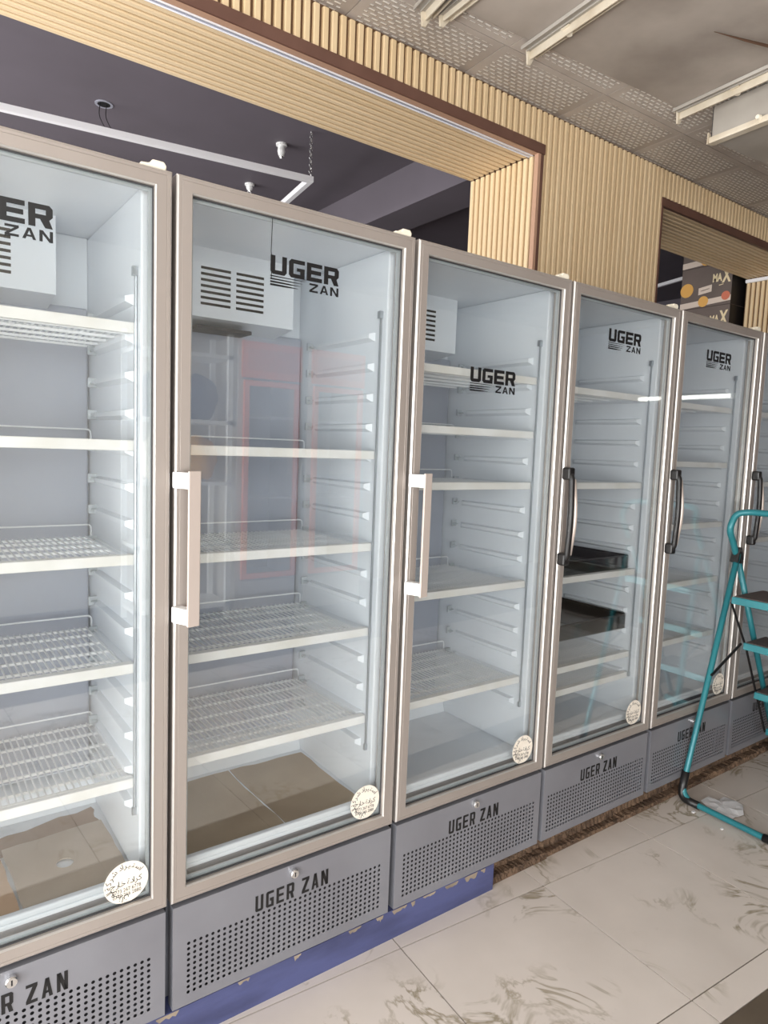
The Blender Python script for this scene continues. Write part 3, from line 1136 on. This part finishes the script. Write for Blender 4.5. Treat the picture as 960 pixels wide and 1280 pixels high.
while x < 1.06:   # bare patches along the top edge, never overlapping
    ln = random.uniform(0.015, 0.06)
    hh = random.uniform(0.004, 0.013) * (1.5 if x > 0.6 else 1.0)
    k = 7
    pts = [(x + ln * t / k, 0.0895 - (0.001 if t in (0, k) else hh * random.uniform(0.3, 1.2))) for t in range(k + 1)]
    pts += [(x + ln, 0.0910), (x, 0.0910)]
    MB().prism(pts, (-0.0009, 0.0005)).build('bare_patch', 'chip', pl)
    x += ln + random.uniform(0.01, 0.16 if x < 0.55 else 0.05)
# rough rubble/timber further along
rb = empty('rubble_footing', (2.2, 0.02, 0))
tag(rb, 'rough brown broken timber and mortar under the farther refrigerators', 'footing')


def rubble(x0, x1, y0, y1, z0, z1, nx, amp):
    bm = bmesh.new()
    bmesh.ops.create_cube(bm, size=1)
    for v in bm.verts:
        v.co = Vector(((x0 + x1) / 2 + v.co.x * (x1 - x0), (y0 + y1) / 2 + v.co.y * (y1 - y0), (z0 + z1) / 2 + v.co.z * (z1 - z0)))
    es = [e for e in bm.edges if abs(e.verts[0].co.x - e.verts[1].co.x) > 0.01]
    bmesh.ops.subdivide_edges(bm, edges=es, cuts=nx)
    es = [e for e in bm.edges if abs(e.verts[0].co.z - e.verts[1].co.z) > 0.01]
    bmesh.ops.subdivide_edges(bm, edges=es, cuts=2)
    for v in bm.verts:
        if v.co.z > 0.005:
            v.co.y += random.uniform(-amp, amp)
            v.co.z = min(0.092, v.co.z + random.uniform(-amp, amp * 0.5) * 0.7)
    me = bpy.data.meshes.new('rubble')
    bm.to_mesh(me)
    bm.free()
    me.materials.append(M['rough'])
    return me


obj('broken_timber', rubble(-1.10, 1.30, 0.030, 0.10, 0.0, 0.086, 200, 0.005), rb)
for (xa, xb, ya, h, nn, am) in ((-1.10, -0.80, -0.002, 0.030, 40, 0.006), (-0.80, -0.35, 0.004, 0.018, 50, 0.005), (-0.35, 0.35, 0.000, 0.022, 70, 0.005),
                                (0.33, 0.80, -0.004, 0.028, 50, 0.006), (0.78, 1.27, 0.000, 0.034, 50, 0.006)):
    obj('broken_mortar', rubble(xa, xb, ya, 0.035, 0.0, h, nn, am), rb)
for (xa, xb, za) in ((-1.08, -0.66, 0.066), (-0.60, -0.05, 0.072), (0.02, 0.60, 0.070), (0.62, 1.24, 0.072)):
    obj('timber_edge', rubble(xa, xb, 0.004, 0.035, za, 0.088, 40, 0.003), rb)


# ------------------------------------------------------------------ step ladder
L = empty('step_ladder', (2.5, -0.22, 0))
tag(L, 'teal tubular step ladder with dark treads standing at the right edge', 'ladder')
off = Vector((-2.5, 0.22, 0))


def lp(*p):
    return tuple(Vector(p) + off)


yn, yfar = -0.045, -0.445
r_ = 0.0125
HX, HZ = 2.445, 1.085
rear = fillet([lp(HX, yn - 0.02, HZ), lp(2.222, yn + 0.025, 0.022), lp(2.205, yfar - 0.015, 0.022), lp(HX, yfar + 0.02, HZ)], 0.07, 8)
MB().tube(rear, r_, 10).build('rear_frame', 'teal', L, smooth=True)
for (ys, dy) in ((yn + 0.025, -1), (yfar - 0.015, 1)):
    a = Vector((2.222 if dy < 0 else 2.205, ys, 0.022))
    up = (Vector((HX, ys - 0.03, HZ)) - a).normalized()
    path = fillet([tuple(a + up * 0.115 + off), tuple(a + off), lp(2.219 if dy < 0 else 2.209, ys + dy * 0.085, 0.022)], 0.07, 8)
    MB().tube(path, 0.0165, 10).build('foot_cap', 'blackplastic', L, smooth=True)
# step frame: two rails leaning the other way, carrying on into the hoop handle
FX = 3.06
hoop = []
for ys, s in ((yn - 0.02, 1), (yfar + 0.02, -1)):
    MB().tube([lp(HX + 0.018, ys + s * 0.008, HZ - 0.02), lp(FX, ys + s * 0.02, 0.015)], r_, 10).build('step_rail', 'teal', L, smooth=True)
    MB().tube([lp(FX - 0.035, ys + s * 0.02, 0.075), lp(FX + 0.006, ys + s * 0.02, 0.0)], 0.0155, 10).build('foot_cap', 'blackplastic', L, smooth=True)
hp = fillet([lp(HX + 0.015, yn - 0.012, HZ - 0.03), lp(2.412, yn - 0.012, 1.135), lp(2.365, yn - 0.012, 1.195), lp(2.395, yn - 0.022, 1.262),
             lp(2.415, yn - 0.07, 1.272), lp(2.415, yfar + 0.07, 1.272), lp(2.395, yfar + 0.022, 1.262), lp(2.365, yfar + 0.012, 1.195), lp(2.412, yfar + 0.012, 1.135), lp(HX + 0.015, yfar + 0.012, HZ - 0.03)], 0.045, 5)
MB().tube(hp, 0.0135, 10).build('hoop_handle', 'teal', L, smooth=True)
for ys in (yn - 0.014, yfar + 0.014):
    c = lp(HX + 0.003, ys, HZ)
    b = MB().prism([(c[0] - 0.026, c[2] - 0.034), (c[0] - 0.008, c[2] + 0.026), (c[0] + 0.010, c[2] + 0.028), (c[0] + 0.032, c[2] - 0.028), (c[0] + 0.026, c[2] - 0.044), (c[0] + 0.012, c[2] - 0.044), (c[0] + 0.002, c[2] - 0.010), (c[0] - 0.016, c[2] - 0.040)],
                   (c[1] - 0.017, c[1] + 0.017))
    hb = b.build('hinge_bracket', 'blackplastic', L, bevel=0.002)
    for dx, dz in ((0.0, 0.014), (0.020, -0.030)):
        MB().tube([(c[0] + dx, c[1] - 0.020, c[2] + dz), (c[0] + dx, c[1] + 0.020, c[2] + dz)], 0.0035, 8).build('rivet', 'chrome', hb)
for i, (tx, tz, dp) in enumerate(((2.400, 0.902, 0.27), (2.540, 0.678, 0.20), (2.684, 0.424, 0.20), (2.835, 0.215, 0.20))):
    ya, yb = yfar + 0.032, yn - 0.032
    m = MB()
    pts = [(tx, tz - 0.030), (tx + 0.004, tz), (tx + dp, tz), (tx + dp, tz - 0.030), (tx + dp - 0.004, tz - 0.030), (tx + dp - 0.004, tz - 0.004), (tx + 0.007, tz - 0.004), (tx + 0.004, tz - 0.030)]
    m.prism([(p[0] + off.x, p[1]) for p in pts], (ya + off.y, yb + off.y), 'y')
    for yy in (ya, yb - 0.003):
        q = lp(tx, yy, tz)
        m.box(q[0], q[0] + dp, q[1], q[1] + 0.003, tz - 0.030, tz)
    t = m.build('tread', 'teal', L, bevel=0.0015)
    q0, q1 = lp(tx + 0.010, ya + 0.006, tz), lp(tx + dp - 0.008, yb - 0.006, tz)
    MB().box(q0[0], q1[0], q0[1], q1[1], tz, tz + 0.004).build('tread_mat', 'mat_brown', t, bevel=0.001)
for ys in (yn - 0.012, yfar + 0.012):
    MB().tube([lp(2.325, ys, 0.560), lp(2.560, ys, 0.665)], 0.0060, 6).build('brace_rod', 'blackplastic', L)
    MB().tube([lp(2.430, ys - 0.006, 0.870), lp(2.600, ys - 0.006, 0.640), lp(2.740, ys - 0.006, 0.395), lp(2.860, ys - 0.006, 0.19)], 0.0055, 6).build('link_bar', 'blackplastic', L)

# white plastic scrap on the floor behind the ladder bar
bm = bmesh.new()
pts = [(2.29, -0.075), (2.36, -0.072), (2.365, -0.11), (2.43, -0.108), (2.42, -0.19), (2.34, -0.235), (2.265, -0.22), (2.250, -0.15)]
vs = [bm.verts.new((p[0] - 2.33, p[1] + 0.15, random.uniform(0.001, 0.010))) for p in pts]
cv = bm.verts.new((0.0, 0.0, 0.014))
for i in range(len(vs)):
    bm.faces.new((cv, vs[i], vs[(i + 1) % len(vs)]))
bmesh.ops.subdivide_edges(bm, edges=bm.edges[:], cuts=2, use_grid_fill=True)
for v in bm.verts:
    v.co.z = max(0.0008, v.co.z + random.uniform(-0.003, 0.004))
me = bpy.data.meshes.new('plastic_scrap')
bm.to_mesh(me)
bm.free()
me.materials.append(M['scrap'])
o = obj('plastic_scrap', me)
o.location = (2.33, -0.15, 0.0)
o.modifiers.new('thickness', 'SOLIDIFY').thickness = 0.0015
tag(o, 'crumpled white plastic scrap on the floor beside the ladder foot', 'scrap')
for (x, y, s) in ((2.19, -0.10, 0.010), (2.165, -0.235, 0.007)):
    mb = MB().prism([(-s, -s * 0.5), (s * 0.3, -s * 0.7), (s, 0.1 * s), (s * 0.4, s * 0.6), (-s * 0.7, s * 0.5)], (0, 0.004), 'z')
    o = mb.build('debris_chip', 'scrap')
    o.location = (x, y, 0.0)
    tag(o, 'tiny white chip on the tiles, %s of the two along the ladder foot bar' % ('farther' if s > 0.008 else 'nearer'), 'debris', 'white chips on the floor')

# ------------------------------------------------------------------ shop ceiling: sheets, angles, duct
tilt = math.radians(-5.2)


def ceil_thing(name, label, cat, ox, oy, oz, group=None, rz=tilt):
    return tag(empty(name, (ox, oy, oz), rz), label, cat, group)


cp = MB()
cp.box(0, 0.94, -1.9, 0, 0, 0.006)
o = cp.build('ceiling_sheet', 'cdirty', bevel=0.001)
o.location, o.rotation_euler = (1.585, 0.448, ZC - 0.008), (0, 0, tilt)
tag(o, 'stained grey metal ceiling sheet between the two long cream angles', 'ceiling sheet', 'stained ceiling sheets')
cp = MB().box(-0.40, -0.012, -1.9, 0, 0, 0.006)
o = cp.build('ceiling_sheet', 'cdirty', bevel=0.001)
o.location, o.rotation_euler = (1.585, 0.450, ZC - 0.008), (0, 0, tilt)
tag(o, 'stained grey metal ceiling sheet at the top centre, left of the cream angle', 'ceiling sheet', 'stained ceiling sheets')


def cream_angle(x, y, z, length, label, bolt, rz=tilt, drop=0.034):
    A = ceil_thing('ceiling_angle', label, 'metal angle', x, y, z, 'cream metal angles under the ceiling', rz)
    m = MB()
    m.box(0.000, 0.038, -length, 0, -0.007, 0.0)
    m.box(0.000, 0.006, -length, 0, -drop, -0.007)
    m.box(0.033, 0.038, -length, 0, -drop * 0.55, -0.007)
    m.build('angle_profile', 'cstrip', A, bevel=0.001)
    g = MB()
    g.box(-0.050, 0.000, -length, 0, -0.004, 0.0)
    g.box(-0.050, -0.045, -length, 0, -0.014, -0.004)
    g.box(-0.020, -0.016, -length, 0, -0.010, -0.004)
    g.build('channel', 'cgrey', A, bevel=0.001)
    MB().prism([(-0.016, 0.0), (0.042, 0.0), (0.028, -0.016), (0.006, -drop - 0.020), (-0.010, -drop - 0.020)], (0.0, 0.008)).build('end_bracket', 'cstrip', A, bevel=0.001)
    for b in bolt:
        MB().tube([(0.018, -b, -0.007), (0.018, -b, -0.030)], [0.014, 0.011], 10).build('bolt', 'hinge', A)
        MB().box(-0.010, 0.034, -b - 0.020, -b + 0.020, -0.011, -0.006).build('clamp_plate', 'cstrip', A, bevel=0.001)
    return A


cream_angle(1.578, 0.495, ZC - 0.010, 1.9, 'cream metal angle with bolt ending at the upper middle of the ceiling', (0.195,))
cream_angle(2.465, 0.385, ZC - 0.010, 1.9, 'long cream metal angle above the grey duct side on the right', (0.27,))
cream_angle(1.10, 0.570, ZC - 0.010, 1.4, 'bent cream metal angle at the top edge of the picture', (), math.radians(-9))
cream_angle(1.165, 0.545, ZC - 0.010, 1.4, 'second bent metal angle at the top edge, beside the larger one', (), math.radians(-2), 0.022)
# hanging grey duct with cream lower edge
D_ = ceil_thing('ceiling_duct', 'grey sheet-metal duct box hanging under the ceiling at the upper right', 'duct', 2.54, 0.264, 2.93)
MB().box(0.0, 2.2, -1.9, 0.0, 0.0, 0.148).build('duct_body', 'cgrey', D_, bevel=0.002)
m = MB()
m.box(-0.014, 0.0, -1.9, 0.004, -0.010, 0.012)
m.box(-0.014, 0.026, -1.9, 0.004, -0.014, -0.010)
m.build('lower_angle', 'cstrip', D_, bevel=0.0015)
MB().prism([(-0.020, -0.018), (0.018, -0.014), (0.006, 0.012), (-0.010, 0.034), (-0.018, 0.034)], (0.004, 0.010)).build('end_bracket', 'cstrip', D_, bevel=0.001)
MB().tube([(-0.014, -0.23, 0.010), (-0.030, -0.23, 0.010)], [0.012, 0.009], 10).build('bolt', 'hinge', D_)
MB().box(0.0, 0.004, 0.0005, 0.003, 0.0, 0.148).build('corner_seam', 'gasket', D_)
# torn flap in the sheet
fp = MB()
fp.v = [(0, 0, 0), (0.26, -0.10, 0.0), (0.27, -0.115, -0.020), (0.12, -0.052, -0.012), (0.0, -0.004, -0.002)]
fp.f = [(0, 1, 2, 3, 4)]
o = fp.build('torn_flap', 'crust')
o.location = (2.010, -0.020, ZC - 0.010)
o.modifiers.new('thickness', 'SOLIDIFY').thickness = 0.0015
tag(o, 'torn rusty flap hanging from the stained ceiling sheet', 'torn sheet')

# ------------------------------------------------------------------ back room: LED frame, sockets, cartons
Lf = empty('led_frame_light', (1.62, 2.33, 3.10), math.radians(-7.9))
tag(Lf, 'white rectangular LED profile frame hanging on a chain in the dark room', 'ceiling light')
a_, b_ = 2.4, 1.3
s_ = 0.016
for nm, box in (('long_profile', (-a_, 0, -s_, s_)), ('long_profile', (-a_, 0, b_ - s_, b_ + s_))):
    m = MB().box(box[0], box[1] + s_, box[2], box[3], 0, 0.034)
    m.build('long_profile', 'led_alu', Lf, bevel=0.001)
for xx in (-a_, 0):
    MB().box(xx - s_, xx + s_, s_, b_ - s_, 0, 0.034).build('short_profile', 'led_alu', Lf, bevel=0.001)


def chain(x, y, z0, z1):
    mb = MB()
    n = max(2, int((z1 - z0) / 0.019))
    for i in range(n):
        zc = z0 + (i + 0.5) * (z1 - z0) / n
        h = (z1 - z0) / n * 0.62
        pts = []
        for k in range(8):
            a = 2 * math.pi * k / 8
            u, w = 0.0095 * math.cos(a), h * math.sin(a)
            pts.append((x + (u if i % 2 else 0), y + (0 if i % 2 else u), zc + w))
        pts.append(pts[0])
        mb.tube(pts, 0.0030, 5, caps=False)
    return mb


chain(0.0, 0.0, 0.034, ZR - 3.10).build('suspension_chain', 'chrome', Lf)
chain(-a_, b_, 0.034, ZR - 3.10).build('suspension_chain', 'chrome', Lf)


def socket(x, y, label, kind):
    q = empty('lamp_socket', (x, y, ZR))
    tag(q, label, 'lamp socket', 'bare lamp sockets on the dark ceiling')
    if kind == 'hole':
        m = MB()
        n = 16
        for (ra, rb_, z) in ((0.050, 0.036, -0.004),):
            for k in range(n):
                a, b = 2 * math.pi * k / n, 2 * math.pi * (k + 1) / n
                m.quad((ra * math.cos(a), ra * math.sin(a), z), (ra * math.cos(b), ra * math.sin(b), z), (rb_ * math.cos(b), rb_ * math.sin(b), z), (rb_ * math.cos(a), rb_ * math.sin(a), z))
                m.quad((ra * math.cos(a), ra * math.sin(a), z), (ra * math.cos(b), ra * math.sin(b), z), (ra * math.cos(b), ra * math.sin(b), 0), (ra * math.cos(a), ra * math.sin(a), 0))
        m.build('trim_ring', 'led_slot', q)
        MB().tube([(0, 0, -0.001), (0, 0, -0.002)], 0.036, 16).build('opening', 'cavity', q)
        for dx in (-0.02, 0.016):
            MB().tube(fillet([(dx, 0, 0), (dx - 0.01, 0, -0.07), (dx + 0.03, 0.01, -0.13), (dx + 0.08, 0.02, -0.125)], 0.05, 4), 0.0026, 5).build('wire', 'blackplastic', q)
    else:
        h = 0.075 if kind == 'lamp' else 0.045
        MB().tube([(0, 0, 0), (0, 0, -0.012), (0, 0, -0.014), (0, 0, -h * 0.6), (0, 0, -h)], [0.036, 0.036, 0.022, 0.026, 0.018], 12).build('holder', 'handle_white', q, smooth=False)
        MB().tube([(0, 0, -h), (0.004, 0, -h - 0.012)], [0.012, 0.010], 8).build('contact', 'chrome', q)
        if kind != 'lamp':
            for dx in (-0.03, 0.02):
                MB().tube(fillet([(dx * 0.3, 0, -h), (dx, 0, -h - 0.05), (dx * 1.2, 0.0, -h - 0.11)], 0.03, 3), 0.0024, 5).build('wire', 'handle_white', q)


socket(0.523, 2.818, 'open downlight hole with dangling wires in the dark ceiling', 'hole')
socket(1.557, 2.607, 'white lamp holder on the dark ceiling beside the chain', 'lamp')
socket(1.687, 3.374, 'small white socket with loose wires just above the second refrigerator', 'wired')

# far white LED bars seen through the small opening
for (x, y, z, ln, lab) in ((5.60, 2.43, 3.15, 0.62, 'thin white LED bar deep in the dark room left of the cartons'),):
    q = empty('led_bar_light', (x, y, z), math.radians(74))
    tag(q, lab, 'ceiling light')
    MB().box(-ln / 2, ln / 2, -0.014, 0.014, 0, 0.03).build('profile', 'led_alu', q, bevel=0.001)
    for xx in (-ln / 2 + 0.05, ln / 2 - 0.05):
        MB().tube([(xx, 0, 0.03), (xx, 0, ZR - z)], 0.0016, 5).build('suspension_wire', 'blackplastic', q)
q = empty('led_bar_light', (X2b - 0.012, YW + 0.02, ZS - 0.030))
tag(q, 'white LED bar along the top of the slatted jamb at the right edge', 'ceiling light')
MB().box(-0.012, 0.010, 0, depth - 0.03, 0, 0.022).build('profile', 'led_alu', q, bevel=0.001)
MB().box(-0.010, 0.008, 0.002, depth - 0.032, -0.003, 0.0).build('diffuser', 'handle_white', q)


# cartons stacked just inside the small opening
def carton(z, label):
    cx, cy, w_, h_ = 4.75, 1.29, 0.415, 0.318
    c = empty('carton', (cx, cy, z))
    tag(c, label, 'carton', 'dark cartons with MAX print')
    MB().box(0, 0.30, 0, w_, 0, h_).build('box_body', 'carton', c, bevel=0.002)
    MB().box(0.002, 0.298, -0.001, 0.0, 0.002, h_ - 0.002).build('side_print', 'carton_side', c)
    X0, X1 = -0.0012, 0.0

    # the printed face looks towards -x: u runs from the far edge (left in view) to the near edge
    def pr(pts, name, m, d=0.0):
        MB().prism([(w_ - u, v) for u, v in pts], (X0 - d, X1), 'x').build(name, m, c)

    def disc(u, v, r, name, m, d=0.0006):
        pr([(u + r * math.cos(2 * math.pi * k / 20), v + r * math.sin(2 * math.pi * k / 20)) for k in range(20)], name, m, d)
    pr([(0, 0.002), (w_, 0.026), (w_, 0.068), (0, 0.048)], 'white_stripe', 'c_white')
    disc(0.195, 0.045, 0.042, 'orange_badge', 'c_orange')
    disc(0.050, 0.150, 0.055, 'orange_badge', 'c_orange')
    disc(0.375, 0.066, 0.034, 'red_badge', 'c_red')
    pr([(0.150, 0.100), (0.258, 0.114), (0.258, 0.168), (0.150, 0.154)], 'white_panel', 'c_white')
    pr([(0.168, 0.128), (0.240, 0.137), (0.240, 0.141), (0.168, 0.132)], 'panel_line', 'brown2')
    # MAX
    t = text_mesh('MA', 0.105, 'c_cream', bold=0.004, extrude=0.0003)
    x_ = text_mesh('X', 0.150, 'c_cream', bold=0.006, extrude=0.0003)
    a0, a1 = width(t)
    s = 0.075 / (a1 - a0)
    b0, b1 = width(x_)
    s2 = 0.070 / (b1 - b0)
    me = join_meshes([(t, Matrix.Translation((0, 0, 0)) @ Matrix.Diagonal((s, 1, 0.8, 1)) @ Matrix.Translation((-a0, 0, 0))),
                      (x_, Matrix.Translation((0.074, 0, -0.012)) @ Matrix.Diagonal((s2, 1, 0.95, 1)) @ Matrix.Translation((-b0, 0, 0)))], 'c_cream')
    # face -x: local x of the word runs towards -y
    me.transform(Matrix(((0, 1, 0, 0), (-1, 0, 0, 0), (0, 0, 1, 0), (0, 0, 0, 1))))
    o = obj('max_lettering', me, c)
    o.location = (-0.0012, w_ - 0.262, 0.185)
    pr([(0.315, 0.150), (0.350, 0.155), (0.350, 0.160), (0.315, 0.155)], 'small_line', 'c_cream')


carton(2.3725, 'lowest visible dark carton with MAX print behind the fifth refrigerator')
carton(2.6925, 'middle dark carton with MAX print and white label in the small opening')
carton(3.0125, 'topmost dark carton, mostly hidden by the slatted soffit')
rk = empty('storage_rack', (4.75, 1.27, 0))
tag(rk, 'dark storage rack under the cartons, hidden behind the refrigerators', 'rack')
for z in (0.10, 0.90, 1.65, 2.352):
    MB().box(-0.02, 0.42, 0, 0.50, z - 0.02, z + 0.018).build('shelf_board', 'frame_dark', rk)
for xx in (-0.02, 0.385):
    for yy in (0.0, 0.465):
        MB().box(xx, xx + 0.035, yy, yy + 0.035, 0, 2.332).build('post', 'frame_dark', rk)


# ------------------------------------------------------------------ opposite side of the shop (seen in the door glass)
def cooler(x, label):
    c = empty('display_cooler', (x, -3.75, 0))
    tag(c, label, 'cooler', 'salmon coolers on the opposite side')
    w_ = 0.62
    m = MB()
    m.box(0, w_, -0.6, -0.55, 0, 2.35)
    m.box(0, 0.05, -0.55, 0, 0, 2.35)
    m.box(w_ - 0.05, w_, -0.55, 0, 0, 2.35)
    m.box(0.05, w_ - 0.05, -0.55, 0, 2.30, 2.35)
    m.box(0.05, w_ - 0.05, -0.55, 0, 0, 0.30)
    m.build('cabinet', 'wallpaint', c, bevel=0.004)
    MB().box(0.03, w_ - 0.03, 0, 0.02, 2.02, 2.32).build('header_sign', 'salmon', c, bevel=0.004)
    MB().box(0.08, w_ - 0.08, 0.02, 0.023, 2.08, 2.26).build('sign_panel', 'c_red', c)
    MB().ring(0.05, w_ - 0.05, 0.32, 2.0, [(0, 0), (0, 0.03), (0.045, 0.03), (0.045, 0)]).build('door_frame', 'salmon', c)
    MB().box(0.095, w_ - 0.095, 0.012, 0.016, 0.365, 1.955).build('glass_pane', 'glass', c)
    MB().box(0.05, w_ - 0.05, -0.55, -0.54, 0.30, 2.30).build('back_liner', 'liner', c)
    for z in (0.65, 1.0, 1.35, 1.70):
        MB().box(0.055, w_ - 0.055, -0.50, -0.04, z, z + 0.012).build('shelf', 'rail_white', c)


cooler(1.80, 'salmon framed display cooler reflected at left in the second refrigerator glass')
cooler(2.46, 'salmon framed display cooler reflected at right in the second refrigerator glass')


# pale open shelving with sacks beside the coolers
sh = empty('open_shelving', (0.98, -3.75, 0))
tag(sh, 'pale open shelving beside the salmon coolers, seen only as a reflection', 'shelving')
for z in (0.10, 0.62, 1.12, 1.62, 2.15):
    MB().box(0, 0.78, -0.42, 0, z, z + 0.03).build('shelf_board', 'rail_white', sh)
for xx in (0.0, 0.74):
    for yy in (-0.42, -0.04):
        MB().box(xx, xx + 0.04, yy, yy + 0.04, 0, 2.35).build('post', 'rail_white', sh)


def sack(x, z, m, label):
    bm = bmesh.new()
    bmesh.ops.create_icosphere(bm, subdivisions=3, radius=1)
    for v in bm.verts:
        d = 1 + 0.06 * math.sin(7 * v.co.x + 3 * v.co.z) + 0.05 * math.sin(9 * v.co.y + x * 40)
        v.co = Vector((v.co.x * 0.16 * d, v.co.y * 0.13 * d, max(-0.8, v.co.z) * 0.20 * d + 0.16))
    zmin = min(v.co.z for v in bm.verts)
    for v in bm.verts:
        v.co.z -= zmin
    me = bpy.data.meshes.new('sack')
    bm.to_mesh(me)
    bm.free()
    for p in me.polygons:
        p.use_smooth = True
    me.materials.append(M[m])
    o = obj('sack', me)
    o.location = (x, -3.96, z)
    tag(o, label, 'sack', 'sacks on the open shelving')


M['navy'] = mat('navy_sack', srgb(52, 62, 92), 0.7, 0, srgb(40, 48, 74), 8)
sack(1.20, 1.65, 'navy', 'navy blue sack on the upper shelf, left, seen only as a reflection')
sack(1.54, 1.65, 'navy', 'navy blue sack on the upper shelf beside the coolers, seen only as a reflection')
sack(1.22, 1.15, 'sticker', 'ivory sack on the middle shelf, left, seen only as a reflection')
sack(1.54, 1.15, 'c_orange', 'orange sack on the middle shelf beside the coolers, seen only as a reflection')

# lit fluorescent batten on the far end wall (its reflection crosses the farther doors)
k = NT('lit_tube')
k.b.inputs['Emission Color'].default_value = (1.0, 0.97, 0.92, 1)
k.b.inputs['Emission Strength'].default_value = 6.0
M['lit_tube'] = k.m
ft = empty('fluorescent_batten', (7.2, -3.0, 2.21))
tag(ft, 'lit white fluorescent batten on the end wall, seen reflected in the farther doors', 'wall light')
MB().box(-0.05, 0.0, -0.62, 0.62, -0.03, 0.03).build('housing', 'rail_white', ft, bevel=0.003)
MB().tube([(-0.07, -0.58, 0), (-0.07, 0.58, 0)], 0.018, 10).build('tube', 'lit_tube', ft)
for yy in (-0.60, 0.58):
    MB().box(-0.085, -0.05, yy, yy + 0.02, -0.02, 0.02).build('tube_holder', 'handle_white', ft)
